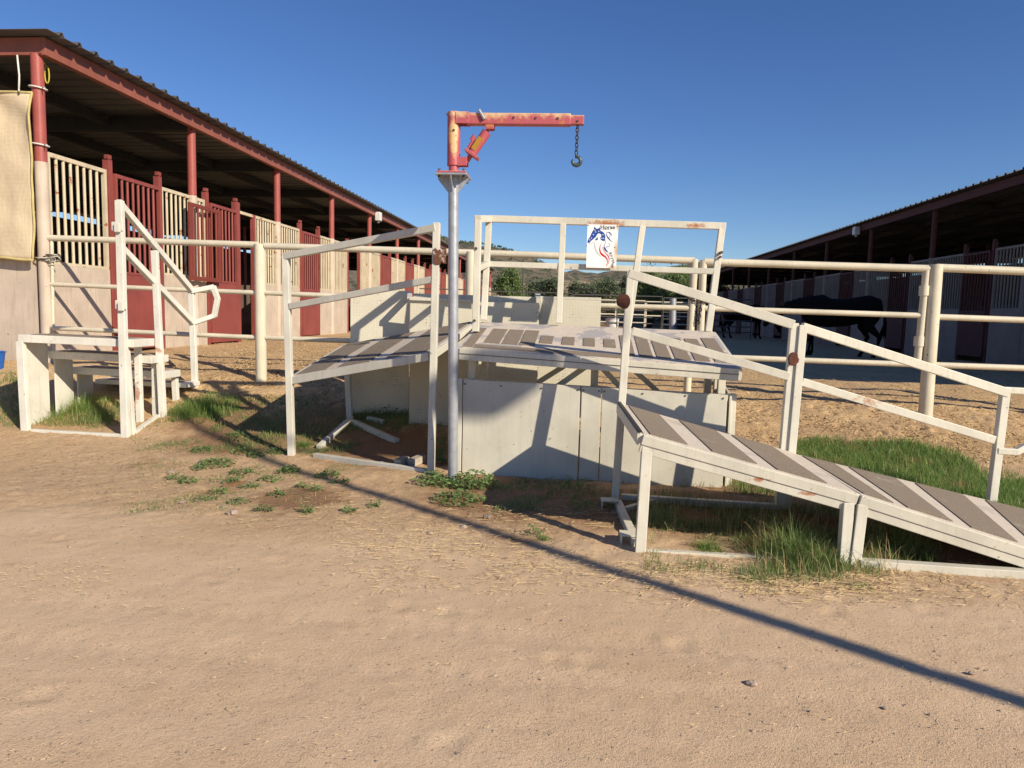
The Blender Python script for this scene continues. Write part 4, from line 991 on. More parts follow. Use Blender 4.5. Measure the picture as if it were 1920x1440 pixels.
# eroded sandy bank with brush
def bankm():
    m, n, b = newmat('eroded_bank_soil')
    c = mix(n, ramp(n, nnoise(n, .5, 6, .7), [(.40, 0), (.58, 1)]), (.36, .20, .11), (.50, .37, .23))
    c = mix(n, ramp(n, nnoise(n, .9, 6, .75), [(.50, 0), (.56, 1)]), c, (.10, .11, .05))
    n.links.new(c, b.inputs['Base Color']); b.inputs['Roughness'].default_value = 1
    bump(n, b, nnoise(n, 1.2, 6, .8), .9, .5); return m
M['bank'] = bankm()
def bank():
    vs = []; X0, X1, N = -45, 45, 120; rows = 26; c0 = at(1120, 521, 78)
    for i in range(N + 1):
        x = X0 + (X1 - X0) * i / N
        prof_ = .35 + .65 * math.exp(-((x - c0.x) / 15) ** 2)
        for j in range(rows + 1):
            u = j / rows; y = 62 + u * 34
            h = (c0.z - .57) * prof_ * (1 - (2 * abs(u - .5)) ** 1.6)
            h += .8 * noise.noise(Vector((x * .16, y * .16, 2))) * (1 - abs(2*u-1)) + .3 * noise.noise(Vector((x * .6, y * .6, 7))) * (1 - abs(2*u-1))
            vs.append((x, y, .5 + max(h, -.1)))
    nr = rows + 1
    return MB().add(vs, [(i*nr+j, (i+1)*nr+j, (i+1)*nr+j+1, i*nr+j+1) for i in range(N) for j in range(rows)], True)
struct('dirt_bank', bank(), M['bank'])

# ================================================================== TREES AND BRUSH
def crown(mb, c, rx, ry, rz, n, leaf, seed, clumps=26):
    rg = random.Random(seed); cl = []
    for _ in range(clumps):
        a = rg.uniform(0, 6.283); zz = rg.uniform(-.75, 1); r_ = math.sqrt(max(0, 1 - zz * zz)) * rg.uniform(.45, 1)
        cl.append((Vector((c[0] + rx * r_ * math.cos(a) * .8, c[1] + ry * r_ * math.sin(a) * .8, c[2] + rz * zz * .72)), rg.uniform(.20, .40)))
    for _ in range(n):
        p, s = rg.choice(cl); d = Vector((rg.gauss(0, 1), rg.gauss(0, 1), rg.gauss(0, .8))) * s * .5
        q_ = p + Vector((d.x * rx, d.y * ry, d.z * rz)); l = leaf * rg.uniform(.6, 1.4)
        u = Vector((rg.gauss(0,1), rg.gauss(0,1), rg.gauss(0,.8))).normalized(); v = u.cross(Vector((rg.gauss(0,1), rg.gauss(0,1), rg.gauss(0,1)))).normalized()
        o = len(mb.v); mb.v += [q_ - u*l, q_ + v*l*.45, q_ + u*l, q_ - v*l*.45]; mb.f.append((o, o+1, o+2, o+3)); mb.sm.append(False)
    return cl
def tree(px, py_top, D, wpx, label, leafmat, seed, group='trees beyond the pens', n=5000, trunk=.16, ybase=None, name='desert_tree'):
    top = at(px, py_top, D); g = T(top.x, top.y) if ybase is None else ybase; H = top.z - g; rx = wpx / 2 / F * D
    th = thing(name, (top.x, top.y, g), label, 'tree', group)
    mb = MB(); cl = crown(mb, (top.x, top.y, g + H * .56), rx, rx, H * .46, n * 2, .0011 * D + .022, seed)
    obj('crown', mb, leafmat, th)
    tk = MB(); rg = random.Random(seed + 1)
    for i in range(3):
        b_ = Vector((top.x + rg.uniform(-.2, .2), top.y, g - .1)); e_ = cl[i][0]
        tk.path([b_, lerp(b_, e_, .4) + Vector((rg.uniform(-.2, .2), 0, .1)), e_], [trunk, trunk * .65, trunk * .2], 7)
    obj('trunk', tk, M['bark'], th); return th
tree(955, 500, 52, 64, 'bright green feathery tree just left of the thin pole beyond the pens', M['leafA'], 11)
tree(905, 535, 52, 40, 'small low green bush-like tree beside the end of the left barn', M['leafA'], 12, n=2500)
tree(1035, 512, 56, 62, 'dark green round tree just right of the thin pole', M['leafB'], 13)
tree(1090, 520, 60, 60, 'olive mesquite behind the black metal frame', M['leafB'], 14)
tree(1142, 524, 58, 66, 'grey-green mesquite between the black frame and the rusted hinge plate', M['leafB'], 15)
tree(1178, 512, 64, 50, 'low mesquite on the bank behind the ramp post', M['leafB'], 16)
tree(1222, 503, 50, 66, 'large green tree behind the ramp handrail, left one of the tall pair', M['leafA'], 17, n=6500)
tree(1282, 497, 48, 96, 'largest green tree beside the end of the right barn behind the fence posts', M['leafA'], 18, n=8000)
tree(1120, 527, 70, 90, 'broad low grey mesquite on the foot of the bank left of the barrel', M['leafB'], 31)
tree(1010, 527, 66, 70, 'low olive tree in the gap right of the thin pole, behind the round one', M['leafB'], 32)
tree(1250, 512, 60, 120, 'broad tree mass linking the two tall trees behind the handrail', M['leafA'], 33, n=7000)
tree(1345, 520, 56, 80, 'dark mesquite half hidden behind the far end of the right barn', M['leafB'], 19)
# brush scattered over the bank: nobody could count it
mb = MB(); rg = random.Random(4)
for i in range(110):
    x = rg.uniform(-8, 26); y = rg.uniform(66, 90); z = .5
    s = rg.uniform(.5, 1.3)
    u = (y - 62) / 34; c0z = at(1120, 521, 78).z; h = (c0z - .57) * (.35 + .65 * math.exp(-((x - 9) / 15) ** 2)) * (1 - (2 * abs(u - .5)) ** 1.6)
    crown(mb, (x, y, z + max(0, h) + s * .25), s, s, s * .6, 90, .14, i, 6)
tag(obj('brush', mb, M['leafB']), kind='stuff')
mb = MB(); rg = random.Random(8)
for i in range(500):
    t = rg.uniform(0, 1); px = 700 + 340 * t; v = rg.uniform(0, 1) ** 2
    yy = {0: 438}.get(0) + (px - 780) * .0 
    P_ = at(px, 470, 420); y = P_.y - v * 120
    # height of the hill under this shrub
    pts_ = [(560,500),(680,452),(740,434),(790,436),(823,440),(848,452),(886,455),(928,460),(976,473),(1010,489),(1045,502),(1085,520),(1130,560)]
    for (a0, b0), (a1, b1) in zip(pts_, pts_[1:]):
        if a0 <= px <= a1: py = b0 + (b1 - b0) * (px - a0) / (a1 - a0)
    Q_ = at(px, py, 420); zh = .3 + (Q_.z - .3) * (1 - (v * 120 / 170) ** 1.25)
    s = rg.uniform(.5, 1.1); crown(mb, (Q_.x, Q_.y - v * 120, zh + s * .2), s, s, s * .7, 22, .45, i, 4)
tag(obj('hillside_shrubs', mb, M['leafB']), kind='stuff')
# thin pole, pens, bucket
p = at(982, 480, 45); b = Vector((p.x, p.y, T(p.x, p.y) - .1))
tag(obj('thin_pole', MB().tube(b, p, .04, n=8), M['penpipe']), 'thin dark upright pole between the two green trees beyond the pens', 'pole')
def pen_row(D, x0, x1, zr, mat, n, label, cat, r=.022, step=3.6, group='livestock pen panels', name='pen_panel', labels=None):
    a = at(x0, 570, D); b = at(x1, 575, D); a.z = b.z = 0; L = (b - a).length; dr = (b - a) / L; k = int(L / step)
    first = None
    for i in range(k):
        s_ = a + dr * step * i; e_ = s_ + dr * (step - .06); g = T(s_.x, s_.y)
        if first is None:
            th = thing(name, (s_.x, s_.y, g), label, cat, group); first = th
            for z in zr: obj('rail', MB().tube((s_.x, s_.y, g + z), (e_.x, e_.y, g + z), r, n=8), mat, th)
            for q_ in (s_, lerp(s_, e_, .5), e_): obj('upright', MB().tube((q_.x, q_.y, g - .05), (q_.x, q_.y, g + zr[-1]), r, n=8), mat, th)
        else: th = copy_tree(first); th.location = (s_.x, s_.y, g)
        where = ['behind the left ramp and barn end', 'left of the bright green tree', 'under the bright green tree', 'below the dark round tree', 'below the black frame', 'behind the ramp hinge plate', 'left of the grey gate post', 'behind the chained fence posts', 'in front of the grazing horse', 'at the right barn wall', 'beyond the dark horse', 'further right behind the dark horse']
        th['label'] = label + ', ' + where[min(len(where) - 1, int((960 + F * (_rt.dot(s_ - CAM)) / _fw.dot(s_ - CAM) - 740) / 75) if s_.y > 1 else 0)] if labels is None else labels[i % len(labels)]
ZR = (.22, .44, .68, .95, 1.28, 1.52)
pen_row(28.5, 736, 1560, ZR, M['penpipe'], 6, 'dark pipe pen panel', 'pen panel')
pen_row(36, 1100, 1330, (.4, .8, 1.2, 1.5), M['pipe'], 4, 'cream pen panel', 'pen panel', .035, 3.0, 'cream pen panels at the back', labels=['cream far pen panel behind the white bucket', 'cream far pen panel right of the white bucket', 'cream far pen panel behind the grey gate post', 'cream far pen panel near the largest tree'])
p = at(1262, 607, 28.0); tag(obj('grey_post', MB().tube(down(p), at(1262, 560, 28.0), .13, n=14), M['galv']), 'thick grey post between pen panels behind the ramp handrail', 'post')
p = at(1148, 604, 29.5); g = T(p.x, p.y); mb = MB(); mb.tube((p.x, p.y, g), (p.x, p.y, g + .62), .24, .28, 18)
t = thing('white_barrel', (p.x, p.y, g), 'white plastic barrel behind the pen rails left of the ramp post', 'barrel'); obj('shell', mb, M['whitep'], t, .02)
obj('rim', MB().path([(p.x + .285 * math.cos(a_), p.y + .285 * math.sin(a_), g + .62) for a_ in [i * math.pi / 9 for i in range(18)]], .018, 6, closed=True), M['galv'], t)
# black metal frame (round-bale ring) standing behind the pens
p = at(1094, 570, 33); g = T(p.x, p.y); t = thing('hay_feeder', (p.x, p.y, g), 'black metal hay feeder frame standing above the pen rail below the trees', 'feeder')
w2 = .42; zt_ = at(1094, 543, 33).z; mb = MB()
for sx in (-1, 1):
    for sy in (-.3, .3): obj('leg', MB().path([(p.x + sx * w2 * 1.25, p.y + sy, g), (p.x + sx * w2 * .9, p.y + sy, zt_ - .35), (p.x + sx * w2, p.y + sy, zt_)], .03, 6), M['black'], t)
for z in (zt_, zt_ - .28, zt_ - .6): mb.beam((p.x - w2, p.y - .3, z), (p.x + w2, p.y - .3, z), .05)
for sx in (-1, 1): mb.beam((p.x + sx*w2, p.y - .3, zt_), (p.x + sx*w2, p.y + .3, zt_), .05)
mb.beam((p.x - w2, p.y + .3, zt_), (p.x + w2, p.y + .3, zt_), .05)
for i in range(7): mb.tube((p.x - w2 + w2 * i / 3, p.y - .3, zt_ - .6), (p.x - w2 + w2 * i / 3, p.y - .3, zt_), .015, n=6)
obj('rack', mb, M['black'], t)
# blue bucket at the left edge
p = at(-13, 684, 8.3); mb = MB(); g = T(p.x, p.y); p = down(p, 0)
t = thing('blue_bucket', p, 'blue plastic bucket cut off by the left edge of the picture', 'bucket'); obj('shell', mb.tube((p.x, p.y, g), (p.x, p.y, g + .20), .10, .125, 20), M['blue'], t)
obj('rim', MB().path([(p.x + .125 * math.cos(a_), p.y + .125 * math.sin(a_), g + .20) for a_ in [i * math.pi / 9 for i in range(18)]], .008, 6, closed=True), M['blue'], t)

# ================================================================== HORSES
def horse(name, loc, S, yaw, label, pose, socks):
    # body drawn facing +x in its own frame, 1.5 m at the withers; lofted ellipses then fused
    mb = MB()
    def loft(st, n=14):
        vs = []; m_ = len(st)
        for i, (c, ry, rz) in enumerate(st):
            c = Vector(c); t = Vector(st[min(i+1, m_-1)][0]) - Vector(st[max(i-1, 0)][0]); t.normalize()
            sv = Vector((0, 1, 0)); uv = t.cross(sv).normalized()
            vs += [c + sv * ry * math.cos(2*math.pi*k/n) + uv * rz * math.sin(2*math.pi*k/n) for k in range(n)]
        fs = [(i*n+k, i*n+(k+1) % n, (i+1)*n+(k+1) % n, (i+1)*n+k) for i in range(m_-1) for k in range(n)]
        fs += [tuple(reversed(range(n))), tuple((m_-1)*n+k for k in range(n))]
        mb.add(vs, fs, True)
    loft([((-.98,0,1.12),.07,.12), ((-.90,0,1.15),.20,.27), ((-.70,0,1.17),.27,.34), ((-.42,0,1.12),.27,.33), ((-.1,0,1.06),.29,.34), ((.22,0,1.05),.29,.36), ((.5,0,1.10),.26,.37), ((.72,0,1.10),.20,.30), ((.86,0,1.08),.12,.20)])
    loft([((-.5,0,1.33),.12,.12), ((-.7,0,1.36),.16,.14), ((-.86,0,1.28),.1,.1)])
    loft([((.15,0,1.30),.06,.08), ((.38,0,1.40),.07,.10), ((.6,0,1.34),.08,.12)])
    nk = pose['neck']; loft(nk)
    loft(pose['head'])
    hx, hz_ = pose['ears']
    for sy in (-1, 1): loft([((hx, sy*.07, hz_), .035, .03), ((hx+pose['ed'][0]*.5, sy*.085, hz_+pose['ed'][1]*.5), .035, .022), ((hx+pose['ed'][0], sy*.08, hz_+pose['ed'][1]), .008, .006)], 8)
    for sy, off in ((-1, pose['hind'][0]), (1, pose['hind'][1])):
        loft([((-.72, sy*.13, 1.12), .13, .27), ((-.70, sy*.15, .90), .11, .19), ((-.66+off*.3, sy*.15, .72), .08, .12), ((-.80+off*.7, sy*.15, .56), .052, .068), ((-.86+off*.8, sy*.15, .48), .045, .062), ((-.82+off*.95, sy*.15, .34), .033, .036), ((-.79+off, sy*.15, .16), .033, .036), ((-.77+off, sy*.15, .10), .038, .045), ((-.735+off, sy*.15, .05), .04, .045), ((-.72+off, sy*.15, 0), .052, .065)], 12)
    for sy, off in ((-1, pose['fore'][0]), (1, pose['fore'][1])):
        loft([((.60, sy*.14, 1.02), .10, .19), ((.56, sy*.14, .82), .075, .10), ((.56+off*.4, sy*.14, .62), .052, .06), ((.57+off*.6, sy*.14, .45), .046, .050), ((.565+off*.8, sy*.14, .36), .033, .034), ((.565+off, sy*.14, .16), .031, .033), ((.57+off, sy*.14, .10), .037, .043), ((.60+off, sy*.14, .05), .04, .045), ((.615+off, sy*.14, 0), .05, .062)], 12)
    Mx = Matrix.Rotation(yaw, 4, 'Z') @ Matrix.Scale(S, 4); loc = Vector(loc)
    def place(b_): b_.v = [Mx @ v + loc for v in b_.v]; return b_
    th = thing(name, loc, label, 'horse')
    o = obj('body', place(mb), M['fur'], th)
    rm = o.modifiers.new('fuse', 'REMESH'); rm.mode = 'VOXEL'; rm.voxel_size = .016 * S; rm.use_smooth_shade = True
    sm = o.modifiers.new('soft', 'SMOOTH'); sm.iterations = 6; sm.factor = .5
    tl = MB(); rg = random.Random(3)
    for i in range(60):
        a_ = rg.uniform(-.05, .05); b2 = rg.uniform(-.08, .08); tl.path([(-.96, a_*.4, 1.22), (-1.06, a_*.7, 1.08), (-1.09+b2*.3, a_, .8), (-1.05+b2, a_*1.2, .45 + rg.uniform(0, .12))], [.014, .014, .012, .004], 4)
    obj('tail', place(tl), M['fur'], th)
    mn = MB(); n_ = nk
    for i in range(70):
        t_ = rg.random() * (len(nk) - 1); k = min(int(t_), len(nk)-2); c_ = lerp(Vector(nk[k][0]), Vector(nk[k+1][0]), t_ - k); r_ = nk[k][2] + (nk[k+1][2]-nk[k][2])*(t_-k)
        tdir = (Vector(nk[k+1][0]) - Vector(nk[k][0])).normalized(); uu = Vector((-tdir.z, 0, tdir.x));
        if uu.z < 0: uu = -uu
        if abs(uu.z) < .2 and uu.x > 0: uu = -uu
        top_ = c_ + uu * r_ * .97; mn.path([top_, top_ + uu * .03 + Vector((0, -.05, -.01)), top_ + Vector((0, -.10, -.16))], [.01, .01, .003], 4)
    obj('mane', place(mn), M['fur'], th)
    for leg_, sy, hgt in socks:
        off = pose['hind'][0 if sy < 0 else 1] if leg_ == 'h' else pose['fore'][0 if sy < 0 else 1]; x_ = (-.79 if leg_ == 'h' else .565) + off
        sk_ = MB(); sk_.path([(x_+.02, sy*(.15 if leg_=='h' else .14), .07), (x_, sy*(.15 if leg_=='h' else .14), .10), (x_-.01, sy*(.15 if leg_=='h' else .14), hgt)], [.066, .064, .056], 12)
        obj('white_sock', place(sk_), M['furw'], th)
    return th
low = {'neck': [((.62,0,1.18),.17,.27), ((.84,0,1.10),.12,.20), ((1.06,0,.98),.09,.16), ((1.24,0,.84),.075,.125), ((1.34,0,.74),.07,.10)],
       'head': [((1.30,0,.80),.07,.10), ((1.38,0,.70),.085,.13), ((1.45,0,.56),.075,.11), ((1.50,0,.42),.055,.075), ((1.52,0,.34),.055,.065), ((1.525,0,.29),.04,.045)],
       'ears': (1.31,.84), 'ed': (.07,.13), 'hind': (.10,-.10), 'fore': (.05,-.06)}
mid_ = {'neck': [((.62,0,1.20),.17,.27), ((.86,0,1.20),.12,.20), ((1.08,0,1.17),.09,.165), ((1.28,0,1.12),.075,.13), ((1.38,0,1.08),.07,.11)],
        'head': [((1.34,0,1.12),.07,.10), ((1.44,0,1.04),.085,.13), ((1.56,0,.92),.075,.11), ((1.66,0,.79),.055,.075), ((1.70,0,.73),.055,.065), ((1.72,0,.69),.04,.045)],
        'ears': (1.34,1.18), 'ed': (.02,.14), 'hind': (.12,-.10), 'fore': (-.05,.10)}
p = at(1566, 669, 16.3); horse('dark_horse', (p.x, p.y, T(p.x, p.y)), .93, R(180 - 3), 'dark bay horse with a white hind sock standing in the shade behind the pipe gate', mid_, [('h', 1, .26)])
p = at(1395, 640, 29.6); horse('dark_horse', (p.x, p.y, T(p.x, p.y)), .95, R(6), 'second dark horse grazing head-down beyond the pen rails', low, [])

# ================================================================== LIGHT POLE behind the photographer (throws the long shadow)
PB = Vector((5.9, -.9, 0)); lp_ = thing('light_pole', PB, 'tall grey light pole with side lamp arm standing behind the camera', 'light pole')
obj('pole', MB().tube(PB - Vector((0, 0, .2)), PB + Vector((0, 0, 7.1)), .06, .045, 16), M['galv'], lp_)
LH = Vector((7.3, -.85, 6.25))
obj('arm', MB().tube(PB + Vector((0, 0, 6.1)), LH, .025, n=8), M['galv'], lp_)
mb = MB(); mb.box(LH - Vector((.32, .17, .1)), LH + Vector((.3, .17, .16))); obj('lamp_head', mb, M['galv'], lp_, .04)
# ================================================================== GRASS AND WEEDS
RG = random.Random(21)
def blade(mb, p, h, lean, az, wd, segs=3):
    d = Vector((math.cos(az), math.sin(az), 0)); s = Vector((-d.y, d.x, 0)); o = len(mb.v)
    for k in range(segs):
        t = k / segs; c = p + d * lean * h * t * t + Vector((0, 0, h * (t - .25 * lean * t * t))); w_ = wd * (1 - t * .75)
        mb.v += [c - s * w_, c + s * w_]
    mb.v.append(p + d * lean * h + Vector((0, 0, h * (1 - .25 * lean))))
    for k in range(segs - 1): a = o + 2*k; mb.f.append((a, a+1, a+3, a+2)); mb.sm.append(True)
    a = o + 2*(segs-1); mb.f.append((a, a+1, a+2)); mb.sm.append(True)
def tuft(mb, c, rad, n, h0, h1, lean=.7, wd=.0022, rg=RG):
    for _ in range(int(n * 1.25)):
        a = rg.uniform(0, 6.283); r = rad * 1.35 * rg.random() ** .8; x, y = c.x + r * math.cos(a), c.y + r * math.sin(a)
        f = max(.18, (1 - .6 * r / (rad * 1.35)) * rg.uniform(.35, 1.1))
        blade(mb, Vector((x, y, T(x, y) - .008)), rg.uniform(h0, h1) * f, rg.uniform(.1, lean * 1.5), a + rg.gauss(0, 1.3), wd * rg.uniform(.45, 1.1))
def region(mb, x0, y0, x1, y1, n, h0, h1, lean=.7, wd=.0022, thr=-1, sc=2.5, shape=None):
    k = 0
    while k < n:
        k += 1; px = RG.uniform(x0, x1); py = RG.uniform(y0, y1)
        if shape and not shape(px, py): continue
        p = G(px, py)
        if noise.noise(p * sc) < thr: continue
        q_ = Vector((p.x + RG.gauss(0, .03), p.y + RG.gauss(0, .03), 0)); q_.z = T(q_.x, q_.y) - .008
        blade(mb, q_, RG.uniform(h0, h1), RG.uniform(.1, lean), RG.uniform(0, 6.283), wd * RG.uniform(.7, 1.4))
def patch_shape(pts):
    def f(x, y):
        ins = False; j = len(pts) - 1
        for i in range(len(pts)):
            xi, yi = pts[i]; xj, yj = pts[j]
            if (yi > y) != (yj > y) and x < (xj - xi) * (y - yi) / (yj - yi) + xi: ins = not ins
            j = i
        return ins
    return f
# green verge behind the lower ramp: one uncountable sward
mb = MB(); region(mb, 1490, 826, 1960, 985, 46000, .03, .115, .9, .0024, -.62, 1.3, patch_shape([(1492,832),(1540,824),(1600,834),(1700,830),(1800,856),(1862,905),(1960,905),(1960,985),(1850,960),(1600,900),(1498,862)]))
tag(obj('grass', mb, M['grass']), kind='stuff')
mb = MB(); region(mb, 1860, 862, 1960, 985, 2500, .02, .07, .9, .0024, -.1, 2)
region(mb, 240, 790, 680, 965, 13000, .008, .034, .9, .0024, .06, 2.2)
region(mb, 250, 770, 520, 850, 5200, .015, .06, .9, .002, .05, 3); region(mb, 290, 830, 660, 960, 1700, .01, .035, .9, .002, .12, 4)
region(mb, 400, 770, 560, 850, 1500, .02, .06, .9, .002, -.1, 3)
region(mb, 1380, 990, 1650, 1090, 5200, .02, .09, 1.0, .0018, -.12, 4); region(mb, 1600, 990, 1760, 1060, 1800, .03, .12, 1.0, .0018, -.1, 4)
region(mb, 1210, 1000, 1640, 1075, 3600, .015, .07, .9, .002, .02, 4); region(mb, 1400, 1060, 1700, 1110, 500, .01, .04, .9, .002, .1, 4)
region(mb, 560, 950, 1060, 1010, 350, .008, .03, .9, .002, .2, 4); region(mb, 0, 700, 60, 800, 1200, .03, .10, .9, .0025)
region(mb, 1230, 940, 1620, 1010, 1500, .03, .12, 1.0, .002, -.05, 3); region(mb, 930, 905, 1160, 950, 900, .01, .04, .9, .003, 0, 4)
region(mb, 1365, 880, 1480, 930, 900, .02, .10, .9, .0025)
region(mb, 440, 745, 660, 850, 5200, .02, .07, .9, .0026, -.25, 2); region(mb, 660, 765, 830, 815, 2600, .02, .09, .9, .0026, -.2, 2); region(mb, 1180, 925, 1560, 1000, 3200, .03, .10, 1.0, .0022, -.15, 3)
region(mb, 930, 900, 1160, 960, 1500, .02, .06, .9, .0035, -.1, 4)
tag(obj('sparse_grass', mb, M['dullgrass']), kind='stuff')
mb = MB(); region(mb, 1380, 990, 1720, 1085, 700, .05, .22, 1.1, .0013, -.1, 4); region(mb, 60, 740, 440, 800, 260, .05, .2, 1.1, .0014, -.1, 3); region(mb, 1490, 826, 1960, 985, 2200, .03, .13, 1.0, .0016, -.3, 2)
region(mb, 240, 800, 660, 960, 900, .01, .05, 1.1, .0013, 0, 2); region(mb, 1200, 940, 1560, 1010, 500, .05, .2, 1.1, .0012, -.1, 3)
tag(obj('dry_stems', mb, M['straw']), kind='stuff')
def tuft_thing(px, py, rad, n, h0, h1, label, mat='dullgrass', lean=.8, wd=.0024, group='grass clumps around the ramps'):
    c = G(px, py); mb = MB(); tuft(mb, c, rad, n, h0, h1, lean, wd)
    o = obj('grass_tuft', mb, M[mat]); return tag(o, label, 'grass clump', group)
tuft_thing(150, 775, .30, 1500, .08, .34, 'tall green grass clump under the mounting steps', 'grass')
tuft_thing(195, 785, .22, 700, .08, .28, 'dense grass clump beside the big front leg of the mounting steps')
tuft_thing(62, 790, .14, 260, .08, .26, 'thin wispy grass at the left front leg of the mounting steps')
tuft_thing(385, 768, .28, 2000, .08, .28, 'dark green bushy grass clump right of the mounting steps', 'grass')
tuft_thing(345, 780, .18, 600, .06, .2, 'grass clump by the handrail post of the mounting steps', 'grass')
tuft_thing(428, 768, .16, 500, .05, .18, 'low grass clump towards the left fence post', 'grass')
tuft_thing(570, 838, .075, 300, .05, .16, 'bright green tuft at the front-left leg of the left ramp', 'grass')
tuft_thing(585, 852, .08, 180, .03, .1, 'low brownish weed beside the left ramp ground bar')
tuft_thing(1490, 1048, .16, 1300, .08, .36, 'tallest green grass clump in front of the joint between the ramp sections')
tuft_thing(1540, 1058, .12, 600, .05, .24, 'bushy grass at the foot of the upper ramp leg')
tuft_thing(1440, 1030, .10, 300, .05, .22, 'wispy grass left of the tallest clump under the upper ramp')
tuft_thing(1325, 1030, .07, 420, .03, .11, 'small bright green tuft under the near end of the upper ramp', 'grass')
tuft_thing(1680, 1030, .16, 520, .08, .30, 'long arching grass under the lower ramp')
tuft_thing(1645, 1045, .10, 260, .06, .22, 'grass clump beside the leg of the lower ramp')
tuft_thing(1240, 985, .10, 90, .08, .3, 'sparse seed stalks in the shade under the upper ramp')
tuft_thing(1350, 990, .16, 130, .06, .26, 'thin grass stalks in the shade under the middle of the upper ramp')
tuft_thing(1300, 905, .14, 120, .08, .26, 'dark wispy grass against the skirt board', 'dullgrass')
tuft_thing(700, 775, .2, 420, .06, .2, 'dark grass clump in the shade beneath the left ramp')
tuft_thing(750, 790, .18, 380, .06, .22, 'dark grass clump against the tread plate under the left ramp')
tuft_thing(1610, 1100, .05, 130, .02, .07, 'small green tuft on the straw before the ramp joint', 'grass')
tuft_thing(1435, 1088, .06, 120, .02, .06, 'flat green tuft on the straw below the tallest clump', 'grass')
tuft_thing(1020, 1012, .05, 160, .02, .08, 'small weed tuft on the edge of the long shadow')
def weed(px, py, rad, n, leaf, label, h=.10, group='broad-leaved weeds in the dirt'):
    c = G(px, py); mb = MB(); rg = random.Random(int(px * 7 + py))
    for _ in range(n):
        a = rg.uniform(0, 6.283); r = rad * math.sqrt(rg.random()); x, y = c.x + r * math.cos(a), c.y + r * math.sin(a) * .9
        z = T(x, y) + rg.uniform(.005, h) * (1 - .6 * (r / rad) ** 2); l = leaf * rg.uniform(.6, 1.4); az = rg.uniform(0, 6.283)
        d = Vector((math.cos(az), math.sin(az), rg.uniform(-.3, .7))).normalized(); s = d.cross(Vector((rg.gauss(0,.4), rg.gauss(0,.4), 1))).normalized(); up = s.cross(d)
        p0 = Vector((x, y, z)); o = len(mb.v)
        mb.v += [p0, p0 + d*l*.4 + s*l*.26 + up*l*.06, p0 + d*l*.4 - s*l*.26 + up*l*.06, p0 + d*l*.8 + s*l*.16, p0 + d*l*.8 - s*l*.16, p0 + d*l*1.05 - up*l*.12, p0 + d*l*.4 - up*l*.03, p0 + d*l*.8 - up*l*.03]
        for f in ((0,1,6),(0,6,2),(1,3,7,6),(6,7,4,2),(3,5,7),(7,5,4)): mb.f.append(tuple(o+i for i in f)); mb.sm.append(True)
        if rg.random() < .3:
            g = T(x, y); st_ = Vector((x, y, g)); mb.path([st_, lerp(st_, p0, .6) + Vector((rg.uniform(-.01,.01), 0, 0)), p0], .0014, 4)
    o = obj('weed', mb, M['weed']); return tag(o, label, 'weed', group)
weed(818, 908, .16, 240, .034, 'leafy green weed patch left of the hoist pole foot')
weed(888, 912, .17, 330, .034, 'leafy green weed patch right of the hoist pole foot', .13)
weed(862, 940, .19, 240, .030, 'leafy weed patch in front of the hoist pole, crossed by the long shadow', .07)
weed(830, 868, .05, 70, .045, 'upright large-leaved weed between the left ramp leg and the hoist pole', .28)
weed(405, 872, .15, 260, .024, 'spreading green weed in the open dirt left of the left ramp', .06)
weed(455, 888, .11, 120, .024, 'green weed right of the spreading one', .05)
weed(541, 885, .10, 150, .026, 'rosette weed in front of the left ramp leg', .06)
weed(614, 893, .10, 120, .026, 'rosette weed below the left ramp ground bar', .05)
weed(480, 855, .08, 90, .026, 'small weed in the shadow edge left of the left ramp', .06)
weed(565, 914, .05, 50, .022, 'tiny weed below the rosette weeds', .04)
weed(440, 822, .14, 180, .026, 'bright weed at the edge of the big shadow left of the ramp', .06)
weed(330, 898, .08, 60, .022, 'tiny weed furthest left in the dirt', .04)
weed(445, 943, .08, 70, .022, 'small weed beside the pale stones', .04)
weed(385, 938, .09, 70, .022, 'small flat weed left of the pale stones', .04)
weed(1060, 920, .22, 200, .020, 'dark low weeds along the foot of the skirt board gap', .10)
weed(1000, 1003, .06, 50, .02, 'weed standing in the long shadow before the platform', .08)
WX = [(352,905,.07,'by the buried greyish stone'),(372,880,.06,'between the leg of the steps and the spreading weed'),(432,905,.08,'just under the spreading weed'),(470,915,.07,'right under the second green weed'),(505,902,.09,'halfway between the spreading weed and the left ramp'),
      (520,930,.06,'on the reddish bare patch edge'),(590,920,.06,'right of the tiny weed below the rosettes'),(640,905,.07,'right end of the weeds before the ground bar'),(410,925,.06,'above the small flat weed'),(655,960,.05,'alone below the ground bar'),
      (575,962,.05,'lowest in the row below the rosettes'),(495,958,.05,'right of the pale pinkish stone'),(700,950,.05,'nearest the long shadow, left of the leafy patches'),(380,845,.10,'in the thin grass behind the spreading weed'),(520,850,.09,'on the shadow edge near the ramp leg'),(455,850,.09,'on the shadow edge right of the steps')]
for x_, y_, r_, lb_ in WX: weed(x_, y_, r_, int(900 * r_), .024, 'small green weed ' + lb_, .05)
weed(730, 772, .2, 200, .03, 'dark weeds in the shade below the tread plate', .14)

